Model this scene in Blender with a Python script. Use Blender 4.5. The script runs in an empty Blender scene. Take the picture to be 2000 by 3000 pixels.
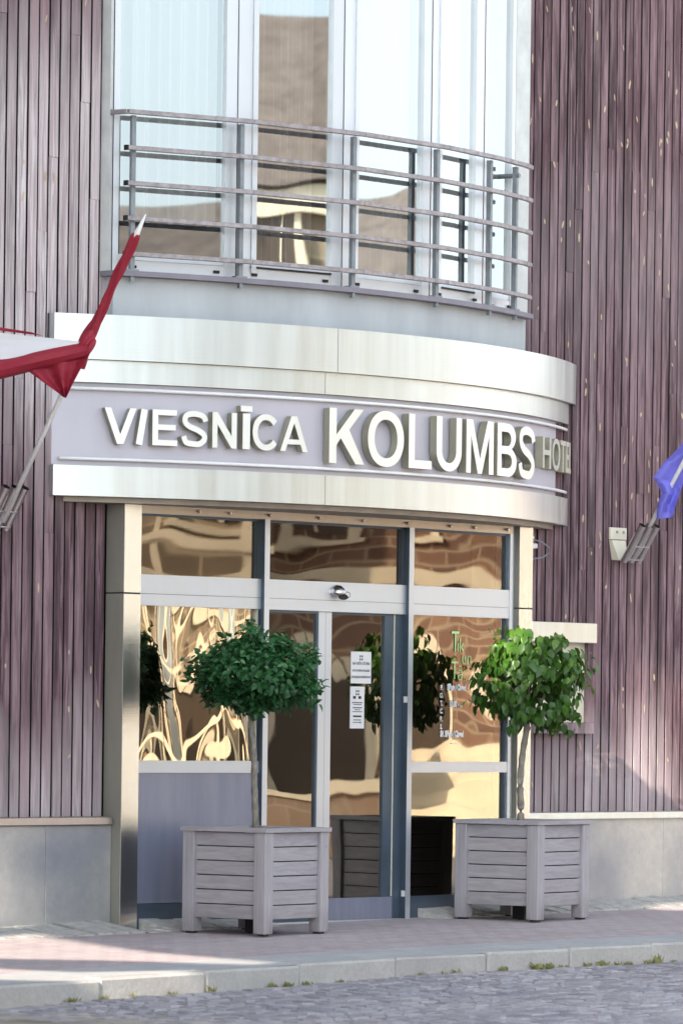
import bpy, bmesh, math, random
from mathutils import Vector, Matrix
rnd = random.Random(7)
sc = bpy.context.scene
COL = sc.collection
PI = math.pi

# ------------------------------------------------------------------ helpers
class MB:
    """collects faces of one mesh (with material slots and a per-face random value)"""
    def __init__(s):
        s.v = []; s.f = []; s.m = []; s.r = []
    def face(s, pts, m=0, r=0.0):
        b = len(s.v); s.v += [tuple(p) for p in pts]
        s.f.append(tuple(range(b, b + len(pts)))); s.m.append(m); s.r.append(r)
    def poly(s, verts, faces, m=0, r=0.0):
        b = len(s.v); s.v += [tuple(p) for p in verts]
        for f in faces:
            s.f.append(tuple(b + i for i in f)); s.m.append(m); s.r.append(r)
    def box(s, x0, x1, y0, y1, z0, z1, m=0, r=0.0, M=None):
        P = [Vector(p) for p in ((x0,y0,z0),(x1,y0,z0),(x1,y1,z0),(x0,y1,z0),(x0,y0,z1),(x1,y0,z1),(x1,y1,z1),(x0,y1,z1))]
        if M is not None: P = [M @ p for p in P]
        s.poly(P, ((0,3,2,1),(4,5,6,7),(0,1,5,4),(1,2,6,5),(2,3,7,6),(3,0,4,7)), m, r)
    def cbox(s, x0, x1, y0, y1, z0, z1, c=0.006, m=0, r=0.0, M=None):
        """box with chamfered edges"""
        bm = bmesh.new()
        vs = [bm.verts.new(p) for p in ((x0,y0,z0),(x1,y0,z0),(x1,y1,z0),(x0,y1,z0),(x0,y0,z1),(x1,y0,z1),(x1,y1,z1),(x0,y1,z1))]
        for f in ((0,3,2,1),(4,5,6,7),(0,1,5,4),(1,2,6,5),(2,3,7,6),(3,0,4,7)): bm.faces.new([vs[i] for i in f])
        bmesh.ops.bevel(bm, geom=bm.edges[:], offset=c, segments=1, affect='EDGES')
        bm.verts.index_update()
        P = [v.co.copy() for v in bm.verts]
        if M is not None: P = [M @ p for p in P]
        s.poly(P, [tuple(v.index for v in f.verts) for f in bm.faces], m, r); bm.free()
    def prism(s, pl, z0, z1, m=0, r=0.0):
        n = len(pl)
        V = [(p[0], p[1], z0) for p in pl] + [(p[0], p[1], z1) for p in pl]
        F = [tuple(range(n))[::-1], tuple(range(n, 2*n))] + [(i, (i+1) % n, n + (i+1) % n, n + i) for i in range(n)]
        s.poly(V, F, m, r)
    def tube(s, pts, rad, n=10, m=0, r=0.0, cap=True):
        pts = [Vector(p) for p in pts]; rings = []; V = []; F = []
        up = Vector((0,0,1))
        for i, p in enumerate(pts):
            d = (pts[min(i+1, len(pts)-1)] - pts[max(i-1, 0)]).normalized()
            a = d.cross(up)
            if a.length < 1e-3: a = d.cross(Vector((1,0,0)))
            a.normalize(); b = a.cross(d).normalized()
            R = rad[i] if isinstance(rad, (list, tuple)) else rad
            for k in range(n):
                t = 2*PI*k/n; V.append(p + a*(R*math.cos(t)) + b*(R*math.sin(t)))
        for i in range(len(pts)-1):
            for k in range(n):
                F.append((i*n+k, i*n+(k+1) % n, (i+1)*n+(k+1) % n, (i+1)*n+k))
        if cap:
            F.append(tuple(range(n))[::-1]); F.append(tuple((len(pts)-1)*n + k for k in range(n)))
        s.poly(V, F, m, r)
    def build(s, name, mats, parent=None, smooth=False, rel=True):
        me = bpy.data.meshes.new(name)
        off = Vector((0,0,0))
        if parent is not None and rel: off = world_loc(parent)
        me.from_pydata([tuple(Vector(v) - off) for v in s.v], [], s.f)
        if not isinstance(mats, (list, tuple)): mats = [mats]
        for m in mats: me.materials.append(m)
        me.polygons.foreach_set('material_index', s.m)
        at = me.attributes.new('rnd', 'FLOAT', 'FACE'); at.data.foreach_set('value', s.r)
        if smooth: me.polygons.foreach_set('use_smooth', [True]*len(s.f))
        bm = bmesh.new(); bm.from_mesh(me); bmesh.ops.recalc_face_normals(bm, faces=bm.faces[:]); bm.to_mesh(me); bm.free()
        me.update()
        o = bpy.data.objects.new(name, me); COL.objects.link(o)
        if parent is not None: o.parent = parent
        return o

def world_loc(o):
    v = Vector((0,0,0))
    while o is not None:
        v = v + o.location; o = o.parent
    return v
def tag(o, label=None, cat=None, group=None, kind=None):
    if label: o['label'] = label
    if cat: o['category'] = cat
    if group: o['group'] = group
    if kind: o['kind'] = kind
    return o
def thing(name, loc, label, cat, group=None):
    o = bpy.data.objects.new(name, None); o.empty_display_size = .2; COL.objects.link(o)
    o.location = loc; return tag(o, label, cat, group)
def copy_tree(o, parent=None):
    c = o.copy(); COL.objects.link(c); c.parent = parent
    for ch in list(o.children): copy_tree(ch, c)
    return c
def curve_mesh(contours, depth, name='outline'):
    """filled 2D outline(s) with holes, extruded: returns (verts, faces)"""
    cu = bpy.data.curves.new(name, 'CURVE'); cu.dimensions = '2D'; cu.fill_mode = 'BOTH'; cu.extrude = depth/2
    for c in contours:
        sp = cu.splines.new('POLY'); sp.points.add(len(c)-1)
        for i, p in enumerate(c): sp.points[i].co = (p[0], p[1], 0, 1)
        sp.use_cyclic_u = True
    o = bpy.data.objects.new(name, cu); COL.objects.link(o)
    dg = bpy.context.evaluated_depsgraph_get()
    me = bpy.data.meshes.new_from_object(o.evaluated_get(dg))
    V = [v.co.copy() for v in me.vertices]; F = [tuple(p.vertices) for p in me.polygons]
    bpy.data.objects.remove(o); bpy.data.curves.remove(cu); bpy.data.meshes.remove(me)
    return V, F
def text_mesh(txt, size, depth=0.001, align='CENTER', bold=0.0, sx=1.0):
    cu = bpy.data.curves.new('text', 'FONT'); cu.body = txt; cu.size = size; cu.extrude = depth/2
    cu.align_x = align; cu.offset = bold; cu.resolution_u = 3
    o = bpy.data.objects.new('text', cu); COL.objects.link(o)
    dg = bpy.context.evaluated_depsgraph_get()
    me = bpy.data.meshes.new_from_object(o.evaluated_get(dg))
    V = [Vector((v.co.x*sx, v.co.y, v.co.z)) for v in me.vertices]; F = [tuple(p.vertices) for p in me.polygons]
    bpy.data.objects.remove(o); bpy.data.curves.remove(cu); bpy.data.meshes.remove(me)
    return V, F

# ------------------------------------------------------------------ materials
class N:
    def __init__(s, name):
        s.mat = bpy.data.materials.new(name); s.mat.use_nodes = True
        s.t = s.mat.node_tree; s.t.nodes.clear()
        s.out = s.t.nodes.new('ShaderNodeOutputMaterial')
    def n(s, typ, **kw):
        o = s.t.nodes.new('ShaderNode' + typ)
        for k, v in kw.items():
            if hasattr(o, k) and k not in ('inputs',): setattr(o, k, v)
        return o
    def l(s, a, b): s.t.links.new(a, b); return b
    def set(s, sock, v):
        if hasattr(v, 'is_output') or isinstance(v, bpy.types.NodeSocket): s.t.links.new(v, sock)
        else: sock.default_value = v
    def coord(s, scale=(1,1,1), loc=(0,0,0), rot=(0,0,0), kind='Object'):
        tc = s.n('TexCoord'); mp = s.n('Mapping')
        mp.inputs['Scale'].default_value = scale; mp.inputs['Location'].default_value = loc; mp.inputs['Rotation'].default_value = rot
        if kind == 'World':
            g = s.n('NewGeometry'); s.l(g.outputs['Position'], mp.inputs[0])
        else: s.l(tc.outputs[kind], mp.inputs[0])
        return mp.outputs[0]
    def noise(s, vec, scale=5, detail=4, rough=.55, dist=0):
        o = s.n('TexNoise'); s.l(vec, o.inputs['Vector'])
        o.inputs['Scale'].default_value = scale; o.inputs['Detail'].default_value = detail
        o.inputs['Roughness'].default_value = rough; o.inputs['Distortion'].default_value = dist
        return o.outputs['Fac']
    def ramp(s, fac, stops):
        o = s.n('ValToRGB'); s.l(fac, o.inputs[0]); e = o.color_ramp.elements
        while len(e) < len(stops): e.new(.5)
        for i, (p, c) in enumerate(stops):
            e[i].position = p; e[i].color = (c, c, c, 1) if not hasattr(c, '__len__') else (c[0], c[1], c[2], 1)
        return o.outputs[0]
    def mix(s, fac, a, b, mode='MIX'):
        o = s.n('Mix', data_type='RGBA', blend_type=mode)
        s.set(o.inputs[0], fac)
        for sock, v in ((o.inputs[6], a), (o.inputs[7], b)):
            if isinstance(v, bpy.types.NodeSocket): s.l(v, sock)
            else: sock.default_value = (v[0], v[1], v[2], 1)
        return o.outputs[2]
    def math(s, op, a, b=0.0, c=None):
        o = s.n('Math', operation=op); s.set(o.inputs[0], a); s.set(o.inputs[1], b)
        if c is not None: s.set(o.inputs[2], c)
        return o.outputs[0]
    def attr(s, name='rnd'):
        o = s.n('Attribute'); o.attribute_name = name; return o.outputs['Fac']
    def sep(s, vec):
        o = s.n('SeparateXYZ'); s.l(vec, o.inputs[0]); return o.outputs
    def maprange(s, v, a, b, c=0, d=1):
        o = s.n('MapRange'); s.set(o.inputs[0], v)
        for i, x in enumerate((a, b, c, d)): o.inputs[i+1].default_value = x
        return o.outputs[0]
    def bump(s, h, dist=.01, strength=1.0):
        o = s.n('Bump'); s.l(h, o.inputs['Height']); o.inputs['Distance'].default_value = dist; o.inputs['Strength'].default_value = strength
        return o.outputs[0]
    def bsdf(s, color, rough=.6, metal=0, spec=.5, normal=None, **kw):
        b = s.n('BsdfPrincipled')
        if isinstance(color, bpy.types.NodeSocket): s.l(color, b.inputs['Base Color'])
        else: b.inputs['Base Color'].default_value = (color[0], color[1], color[2], 1)
        s.set(b.inputs['Roughness'], rough); s.set(b.inputs['Metallic'], metal)
        b.inputs['Specular IOR Level'].default_value = spec
        if normal is not None: s.l(normal, b.inputs['Normal'])
        for k, v in kw.items(): s.set(b.inputs[k.replace('_', ' ')], v)
        return b
    def done(s, b):
        s.l(b.outputs[0], s.out.inputs[0]); return s.mat

def plain(name, c, rough=.6, metal=0, var=.12, scale=6, bump=0, stretch=(1,1,1), spec=.5):
    m = N(name); v = m.coord(stretch); f = m.noise(v, scale, 5, .6)
    lo = [x*(1-var) for x in c]; hi = [min(1, x*(1+var)) for x in c]
    colr = m.ramp(f, ((.3, lo), (.7, hi)))
    nrm = m.bump(m.noise(v, scale*8, 4), bump) if bump else None
    return m.done(m.bsdf(colr, rough, metal, spec, nrm))

def cladding_mat(name, left):
    m = N(name); r = m.attr(); w = m.coord((1,1,1), kind='World'); X, Y, Z = m.sep(w)
    base = m.ramp(r, ((0, (.060,.036,.044)), (.25, (.105,.058,.072)), (.5, (.145,.083,.098)), (.75, (.21,.13,.148)), (1, (.105,.08,.088))))
    # per-plank shifted grain
    sh = m.n('CombineXYZ'); m.l(m.math('MULTIPLY', r, 37.0), sh.inputs[2]); m.l(m.math('MULTIPLY', r, 11.0), sh.inputs[0])
    va = m.n('VectorMath', operation='ADD'); m.l(w, va.inputs[0]); m.l(sh.outputs[0], va.inputs[1])
    mp = m.n('Mapping'); m.l(va.outputs[0], mp.inputs[0]); mp.inputs['Scale'].default_value = (34, 20, 1.3)
    g = m.noise(mp.outputs[0], 1.0, 6, .65, 1.2)
    mp2 = m.n('Mapping'); m.l(va.outputs[0], mp2.inputs[0]); mp2.inputs['Scale'].default_value = (9, 9, .9)
    g2 = m.noise(mp2.outputs[0], 1.0, 4, .6)
    c = m.mix(m.ramp(g, ((.44, .0), (.60, .7))), base, (.36,.255,.285))
    c = m.mix(m.ramp(g2, ((.36, .75), (.54, 0.0))), c, (.045,.03,.034))
    # weathered silver-grey film
    wz = m.noise(m.coord((1.5,1,.35), kind='World'), 1.3, 4, .6)
    zz = m.math('ADD', Z, m.math('MULTIPLY', m.math('SUBTRACT', wz, .5), 2.2))
    if left:
        up = m.math('MULTIPLY', m.maprange(zz, 3.0, 4.2), m.maprange(zz, 6.7, 5.7))
        lowp = m.maprange(zz, 1.45, .75)
        fac = m.math('MAXIMUM', m.math('MULTIPLY', up, .9), m.math('MULTIPLY', lowp, .75))
    else:
        lowp = m.maprange(zz, 1.6, .8)
        mid = m.math('MULTIPLY', m.maprange(zz, 4.1, 4.8), m.maprange(zz, 6.0, 5.2))
        fac = m.math('MAXIMUM', m.math('MULTIPLY', mid, .16), m.math('MULTIPLY', lowp, .6))
    fac = m.math('MULTIPLY', fac, m.ramp(g, ((.40, 1.0), (.58, .40))))
    fac = m.math('MULTIPLY', fac, m.maprange(r, 0, 1, .6, 1.0))
    c = m.mix(fac, c, (.80,.735,.765))
    bm_ = m.bump(g, .0025)
    return m.done(m.bsdf(c, .68, 0, .18, bm_))

def metal_mat(name, c, rough=.3, streak=1.0, metal=1.0, aniso=0, rust=0):
    m = N(name); w = m.coord((3.5,3.5,.18), kind='World')
    f = m.noise(w, 2.2, 5, .6, .3)
    col = m.ramp(f, ((.3, [x*(1-.10*streak) for x in c]), (.7, c)))
    fine = m.noise(m.coord((2,2,260), kind='World'), 1.0, 3)
    if rust:
        s1 = m.ramp(m.noise(m.coord((14,14,.5), kind='World'), 1.0, 4), ((.60, 0), (.72, rust)))
        col = m.mix(s1, col, (.55,.36,.20))
    rr = m.ramp(f, ((.3, rough*.85), (.7, rough*1.2)))
    b = m.bsdf(col, rr, metal, .5, m.bump(fine, .0006), )
    return m.done(b)

def glass_mat(name, tint, refl, warp, scale=1.6, edge=.3, seed=0, through=(1,1,1), aspect=(1,1,1)):
    m = N(name); w = m.coord(aspect, (seed*7.3, seed*3.1, seed*1.7), kind='World')
    h = m.noise(w, scale, .6, .35, .5)
    nrm = m.bump(h, warp)
    g = m.n('BsdfGlossy'); g.inputs['Color'].default_value = (*tint, 1); g.inputs['Roughness'].default_value = .012
    m.l(nrm, g.inputs['Normal'])
    t = m.n('BsdfTransparent'); t.inputs['Color'].default_value = (*through, 1)
    fr = m.n('LayerWeight'); fr.inputs['Blend'].default_value = .35
    fac = m.math('ADD', m.math('MULTIPLY', fr.outputs['Facing'], edge), refl)
    mx = m.n('MixShader'); m.l(m.math('MINIMUM', fac, 1.0), mx.inputs[0]); m.l(t.outputs[0], mx.inputs[1]); m.l(g.outputs[0], mx.inputs[2])
    return m.done(mx)

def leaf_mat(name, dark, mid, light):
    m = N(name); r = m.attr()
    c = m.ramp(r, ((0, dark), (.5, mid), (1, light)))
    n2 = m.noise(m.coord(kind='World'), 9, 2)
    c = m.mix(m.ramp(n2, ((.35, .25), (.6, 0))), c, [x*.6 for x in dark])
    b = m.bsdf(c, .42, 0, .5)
    tr = m.n('BsdfTranslucent'); m.l(m.mix(.5, c, light), tr.inputs['Color'])
    mx = m.n('MixShader'); mx.inputs[0].default_value = .22; m.l(b.outputs[0], mx.inputs[1]); m.l(tr.outputs[0], mx.inputs[2])
    return m.done(mx)

def grey_timber(name):
    m = N(name); r = m.attr(); w = m.coord(kind='Object')
    sh = m.n('CombineXYZ'); m.l(m.math('MULTIPLY', r, 23.0), sh.inputs[0]); m.l(m.math('MULTIPLY', r, 13.0), sh.inputs[2])
    va = m.n('VectorMath', operation='ADD'); m.l(w, va.inputs[0]); m.l(sh.outputs[0], va.inputs[1])
    mp = m.n('Mapping'); m.l(va.outputs[0], mp.inputs[0]); mp.inputs['Scale'].default_value = (3.5, 3.5, 30)
    g = m.noise(mp.outputs[0], 1.0, 6, .62, 1.0)
    mpv = m.n('Mapping'); m.l(va.outputs[0], mpv.inputs[0]); mpv.inputs['Scale'].default_value = (30, 30, 2.0)
    gv = m.noise(mpv.outputs[0], 1.0, 6, .62, 1.0)
    isv = m.math('LESS_THAN', r, .0)     # posts carry a negative value: upright grain
    gg = m.mix(isv, g, gv)
    ra = m.math('ABSOLUTE', r)
    base = m.ramp(ra, ((0, (.355,.335,.36)), (.5, (.43,.405,.425)), (1, (.39,.375,.415))))
    c = m.mix(m.ramp(gg, ((.35, .5), (.65, 0))), base, (.24,.215,.235))
    spots = m.noise(m.coord((1,1,1)), 14, 3)
    c = m.mix(m.ramp(spots, ((.68, 0), (.74, .45))), c, (.17,.13,.12))
    X_, Y_, Z_ = m.sep(w); dn = m.noise(m.coord((6,6,3)), 1.5, 4)
    dirt = m.math('MULTIPLY', m.maprange(Z_, .20, .0), m.maprange(dn, .3, .65))
    c = m.mix(m.math('MULTIPLY', dirt, .6), c, (.15,.135,.135))
    return m.done(m.bsdf(c, .72, 0, .3, m.bump(gg, .0015)))

M = {}
M['clad_l'] = cladding_mat('stained_larch_left', True)
M['clad_r'] = cladding_mat('stained_larch_right', False)
M['gap'] = plain('dark_gap', (.012,.010,.012), .9)
M['chip'] = plain('pale_wood_chip', (.55,.44,.30), .7)
M['steel'] = metal_mat('brushed_steel', (.73,.785,.79), .34, 1.5)
M['steel2'] = metal_mat('brushed_steel_column', (.86,.87,.85), .25, 1.0, rust=.35)
M['steel_edge'] = metal_mat('steel_soffit', (.55,.49,.43), .4, 1.5)
M['soffit'] = plain('dull_soffit', (.34,.30,.26), .5, .4, .2, 3)
M['panel'] = plain('lilac_grey_sign_panel', (.55,.54,.62), .45, .25, .05, 2, stretch=(1,1,.3))
M['letter'] = metal_mat('satin_letter_face', (.88,.90,.87), .42, .3, .75)
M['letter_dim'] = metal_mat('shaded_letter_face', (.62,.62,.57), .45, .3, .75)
M['letter_side'] = metal_mat('letter_return', (.40,.385,.30), .45, .6, .6)
M['alu'] = metal_mat('anodised_aluminium', (.62,.66,.72), .38, .5, .7)
M['alu_dark'] = plain('blue_grey_frame', (.075,.105,.145), .38, .35, .15, 3)
M['alu_light'] = metal_mat('pale_window_frame', (.72,.755,.81), .4, .3, .55)
M['rail'] = plain('galvanised_rail', (.36,.33,.345), .5, .45, .3, 18)
M['post'] = plain('blue_grey_post', (.25,.28,.31), .5, .3, .15, 10)
M['plaster'] = plain('pale_grey_render', (.50,.54,.58), .8, 0, .12, 2.5, .002, (1,1,.35))
M['ledge'] = plain('mauve_grey_ledge', (.24,.225,.275), .55, .1, .12, 6)
M['jamb'] = plain('white_jamb', (.66,.69,.69), .6)
M['dark'] = plain('dark_interior', (.018,.015,.013), .85)
M['dark_warm'] = plain('dim_interior', (.055,.042,.032), .8)
M['curtain'] = plain('sheer_curtain', (.66,.68,.67), .9, 0, .03, 3)
M['curtain2'] = plain('taupe_curtain', (.42,.38,.345), .9, 0, .12, 5, stretch=(8,8,.2))
M['black'] = plain('black_rubber', (.012,.012,.013), .6)
M['white'] = plain('white_paint', (.86,.87,.88), .4, 0, .03)
M['paper'] = plain('white_paper', (.74,.73,.74), .7, 0, .02)
M['ink'] = plain('dark_ink', (.03,.03,.035), .7)
M['decal_green'] = plain('green_vinyl', (.50,.86,.34), .5)
M['decal_white'] = plain('white_vinyl', (.95,.95,.96), .5)
M['timber'] = grey_timber('weathered_grey_timber')
M['soil'] = plain('dark_soil', (.045,.035,.028), .95, 0, .4, 30, .01)
M['bark'] = plain('pale_bark', (.235,.215,.185), .85, 0, .45, 24, .006, (1,1,.5))
M['twig'] = plain('dark_twig', (.035,.028,.02), .85)
M['leaf_a'] = leaf_mat('deep_green_leaf', (.010,.055,.018), (.040,.165,.050), (.17,.34,.15))
M['leaf_b'] = leaf_mat('fresh_green_leaf', (.016,.065,.007), (.068,.175,.018), (.23,.36,.055))
M['flag_red'] = plain('carmine_cloth', (.30,.012,.035), .65, 0, .08, 8)
M['flag_white'] = plain('white_cloth', (.72,.73,.78), .7, 0, .02)
M['flag_blue'] = plain('blue_cloth', (.155,.15,.60), .65, 0, .1, 6)
M['cream'] = plain('cream_bracket', (.72,.68,.56), .5, 0, .06, 6)
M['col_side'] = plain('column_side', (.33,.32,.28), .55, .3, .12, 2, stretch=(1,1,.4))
M['pol'] = metal_mat('polished_tube', (.62,.58,.57), .22, .5)
M['weed'] = plain('weed_green', (.20,.20,.07), .8, 0, .4, 20)

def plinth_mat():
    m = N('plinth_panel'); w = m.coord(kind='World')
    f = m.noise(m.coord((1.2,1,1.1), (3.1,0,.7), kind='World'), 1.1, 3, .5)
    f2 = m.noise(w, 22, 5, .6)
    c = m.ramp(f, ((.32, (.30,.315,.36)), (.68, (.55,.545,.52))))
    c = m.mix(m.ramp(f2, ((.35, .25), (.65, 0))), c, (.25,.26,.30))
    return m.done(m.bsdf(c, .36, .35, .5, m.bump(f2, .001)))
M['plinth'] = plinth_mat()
def lacquer():
    m = N('blue_grey_lacquer'); f = m.noise(m.coord((6,6,.5), kind='World'), 2, 5)
    c = m.ramp(f, ((.3, (.20,.215,.305)), (.7, (.25,.265,.355))))
    return m.done(m.bsdf(c, .30, .25, .6))
M['lacquer'] = lacquer()
def pavers():
    m = N('pavement_bricks'); w = m.coord((1,1,1), kind='World'); X, Y, Z = m.sep(w)
    br = m.n('TexBrick'); m.l(w, br.inputs['Vector']); br.inputs['Scale'].default_value = 1.0
    br.inputs['Brick Width'].default_value = .205; br.inputs['Row Height'].default_value = .103; br.inputs['Mortar Size'].default_value = .006
    br.inputs['Color1'].default_value = (.46,.37,.39,1); br.inputs['Color2'].default_value = (.56,.49,.51,1); br.inputs['Mortar'].default_value = (.24,.20,.22,1)
    n1 = m.noise(w, 1.4, 4, .6); n2 = m.noise(w, 30, 4, .6)
    c = m.mix(m.ramp(n1, ((.38, 0), (.66, .6))), br.outputs[0], (.47,.43,.435))
    c = m.mix(m.ramp(n2, ((.4, .25), (.62, 0))), c, (.25,.20,.21))
    h = m.math('SUBTRACT', 1.0, br.outputs['Fac'])
    return m.done(m.bsdf(c, .8, 0, .3, m.bump(m.math('ADD', h, m.math('MULTIPLY', n2, .3)), .004)))
M['pavers'] = pavers()
def slabs():
    m = N('grey_paving_slabs'); w = m.coord((1,1,1), kind='World')
    br = m.n('TexBrick'); m.l(w, br.inputs['Vector']); br.inputs['Scale'].default_value = 1.0
    br.inputs['Brick Width'].default_value = .3; br.inputs['Row Height'].default_value = .3; br.inputs['Mortar Size'].default_value = .005
    br.inputs['Color1'].default_value = (.43,.44,.455,1); br.inputs['Color2'].default_value = (.50,.51,.52,1); br.inputs['Mortar'].default_value = (.30,.29,.29,1)
    n2 = m.noise(w, 18, 5, .65)
    c = m.mix(m.ramp(n2, ((.38, .4), (.65, 0))), br.outputs[0], (.33,.32,.33))
    return m.done(m.bsdf(c, .8, 0, .3, m.bump(n2, .003)))
M['slabs'] = slabs()
def kerbm():
    m = N('kerb_concrete'); w = m.coord(kind='World'); r = m.attr()
    n1 = m.noise(w, 2.2, 4, .6); n2 = m.noise(w, 40, 5, .65)
    c = m.ramp(n1, ((.3, (.40,.385,.375)), (.7, (.54,.53,.51))))
    c = m.mix(m.ramp(n2, ((.35, .35), (.62, 0))), c, (.28,.26,.25))
    c = m.mix(m.math('MULTIPLY', r, .18), c, (.30,.29,.30))
    return m.done(m.bsdf(c, .82, 0, .3, m.bump(n2, .004)))
M['kerb'] = kerbm()
def settm():
    m = N('granite_sett'); w = m.coord(kind='World'); r = m.attr()
    n2 = m.noise(w, 45, 4, .65); n1 = m.noise(w, 1.2, 3)
    c = m.ramp(r, ((0, (.22,.21,.245)), (.5, (.32,.31,.35)), (1, (.41,.39,.42))))
    c = m.mix(m.ramp(n2, ((.35, .4), (.65, 0))), c, (.12,.11,.13))
    c = m.mix(m.ramp(n1, ((.4, 0), (.7, .3))), c, (.36,.33,.34))
    return m.done(m.bsdf(c, .55, 0, .5, m.bump(n2, .004)))
M['sett'] = settm()
M['sand'] = plain('sett_joint_sand', (.30,.28,.29), .95, 0, .2, 30, .004)
M['edging'] = plain('edging_stone', (.47,.455,.44), .8, 0, .25, 16, .006)
def stone_wall(name, c1, c2, mort, bw=.6, rh=.3, sc_=1.0, rot=0):
    m = N(name); tc = m.n('TexCoord'); mp = m.n('Mapping'); m.l(tc.outputs['UV'], mp.inputs[0])
    w = m.coord(kind='Object'); X, Y, Z = m.sep(w); cb = m.n('CombineXYZ'); m.l(m.math('ADD', X, Y), cb.inputs[0]); m.l(Z, cb.inputs[1])
    br = m.n('TexBrick'); m.l(cb.outputs[0], br.inputs['Vector']); br.inputs['Scale'].default_value = sc_
    br.inputs['Brick Width'].default_value = bw; br.inputs['Row Height'].default_value = rh; br.inputs['Mortar Size'].default_value = .02
    br.inputs['Color1'].default_value = (*c1, 1); br.inputs['Color2'].default_value = (*c2, 1); br.inputs['Mortar'].default_value = (*mort, 1)
    n = m.noise(w, 1.1, 5, .65)
    c = m.mix(m.ramp(n, ((.3, .45), (.7, 0))), br.outputs[0], [x*.55 for x in c1])
    return m.done(m.bsdf(c, .85))
M['sandstone'] = stone_wall('sandstone_blocks', (.20,.155,.115), (.50,.40,.28), (.66,.56,.40))
M['brownwall'] = stone_wall('brown_brick', (.34,.24,.175), (.54,.40,.285), (.46,.38,.30), .7, .3)
M['ochre'] = stone_wall('red_brown_blocks', (.17,.095,.07), (.36,.21,.14), (.52,.42,.30), .5, .22)
M['pale_trim'] = plain('pale_trim', (.84,.75,.58), .8, 0, .1, 2)
M['roof'] = plain('brown_roof', (.17,.135,.115), .8, 0, .3, 3)
M['redwall'] = plain('red_brown_render', (.28,.12,.085), .85, 0, .2, 1)
M['darkwin'] = plain('dark_window', (.085,.062,.045), .4)
M['blocker'] = plain('pale_blocker_wall', (.66,.65,.60), .85, 0, .15, 1.2)  # for the added unseen wall, pale so it bounces light onto left-facing sides

# ------------------------------------------------------------------ ground
def g(s, q):  # pavement height
    return .008*max(-15, min(15, s)) + .012*max(-4, min(q + .1, 0))
KERB = [(-16,-4.9),(-9,-3.95),(-6.6,-3.61),(-4.74,-3.40),(-3.76,-3.31),(-2.77,-3.23),(-1.85,-3.22),(-1.05,-3.26),(.3,-3.32),(3,-3.42),(14,-4.0)]
def kerb_q(s):
    for a, b in zip(KERB, KERB[1:]):
        if a[0] <= s <= b[0]:
            t = (s-a[0])/(b[0]-a[0]); return a[1] + t*(b[1]-a[1])
    return KERB[0][1] if s < KERB[0][0] else KERB[-1][1]
KH = .125
# base ground / street sheet reaching to the horizon
b = MB(); b.face([(-400,-400,-.215),(400,-400,-.215),(400,400,-.215),(-400,400,-.215)])
tag(b.build('ground', plain('dusty_ground', (.36,.32,.26), .9, 0, .6, 1.3, .01)), kind='structure')
b = MB(); xs = [-16 + i*.5 for i in range(61)]
for x0, x1 in zip(xs, xs[1:]):
    for ya, yb in ((0, -2.5), (-2.5, -5), (-5, -12)):
        P = []
        for x, y in ((x0,ya),(x1,ya),(x1,yb),(x0,yb)):
            yy = kerb_q(x) + .06 + y; P.append((x, yy, g(x, kerb_q(x)) - KH - .004 + .004*y))
        b.face(P)
street = tag(b.build('street', M['sand']), kind='structure')
# setts of the street
b = MB(); row = 0; off = 0.06
while off < 5.6:
    dr = .125 + rnd.uniform(-.008, .008); x = -11 + rnd.uniform(0, .1)
    while x < 5.5:
        wl = rnd.uniform(.13, .2)
        wave = .045*math.sin(x*1.9 + row*.5)
        yc = kerb_q(x) - off - dr/2 + wave
        if x > -10.5 + off*.2:
            z = g(x, kerb_q(x)) - KH - .004*(off) + rnd.uniform(-.003, .004)
            tilt = Matrix.Translation((x + wl/2, yc, z)) @ Matrix.Rotation(rnd.uniform(-.055,.055), 4, 'X') @ Matrix.Rotation(rnd.uniform(-.05,.05), 4, 'Y') @ Matrix.Rotation(rnd.uniform(-.12,.12), 4, 'Z')
            hx = wl/2 - .006; hy = dr/2 - .005; c = .016
            V = [(-hx,-hy,-.06),(hx,-hy,-.06),(hx,hy,-.06),(-hx,hy,-.06),(-hx,-hy,-.008),(hx,-hy,-.008),(hx,hy,-.008),(-hx,hy,-.008),(-hx+c,-hy+c,.014),(hx-c,-hy+c,.014),(hx-c,hy-c,.014),(-hx+c,hy-c,.014)]
            b.poly([tilt @ Vector(p) for p in V], [(0,1,5,4),(1,2,6,5),(2,3,7,6),(3,0,4,7),(4,5,9,8),(5,6,10,9),(6,7,11,10),(7,4,8,11),(8,9,10,11)], 0, rnd.random())
        x += wl
    off += dr; row += 1
tag(b.build('cobbled_street', M['sett']), kind='structure')
# pavement: pink bricks near the wall, grey slab band beside the kerb
b = MB(); xs = [-16 + i*.5 for i in range(61)]
for x0, x1 in zip(xs, xs[1:]):
    ys = [.1, -.5, -1.2, -1.9, None]
    for i in range(4):
        q0 = [ys[i]]*2; q1 = [ys[i+1]]*2
        if i == 3: q1 = [kerb_q(x0) + .72, kerb_q(x1) + .72]
        b.face([(x0,q0[0],g(x0,q0[0])),(x1,q0[1],g(x1,q0[1])),(x1,q1[1],g(x1,q1[1])),(x0,q1[0],g(x0,q1[0]))], 0)
    a0, a1 = kerb_q(x0) + .72, kerb_q(x1) + .72; c0, c1 = kerb_q(x0) + .05, kerb_q(x1) + .05
    b.face([(x0,a0,g(x0,a0)),(x1,a1,g(x1,a1)),(x1,c1,g(x1,c1)),(x0,c0,g(x0,c0))], 1)
tag(b.build('pavement', [M['pavers'], M['slabs']]), kind='structure')
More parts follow.
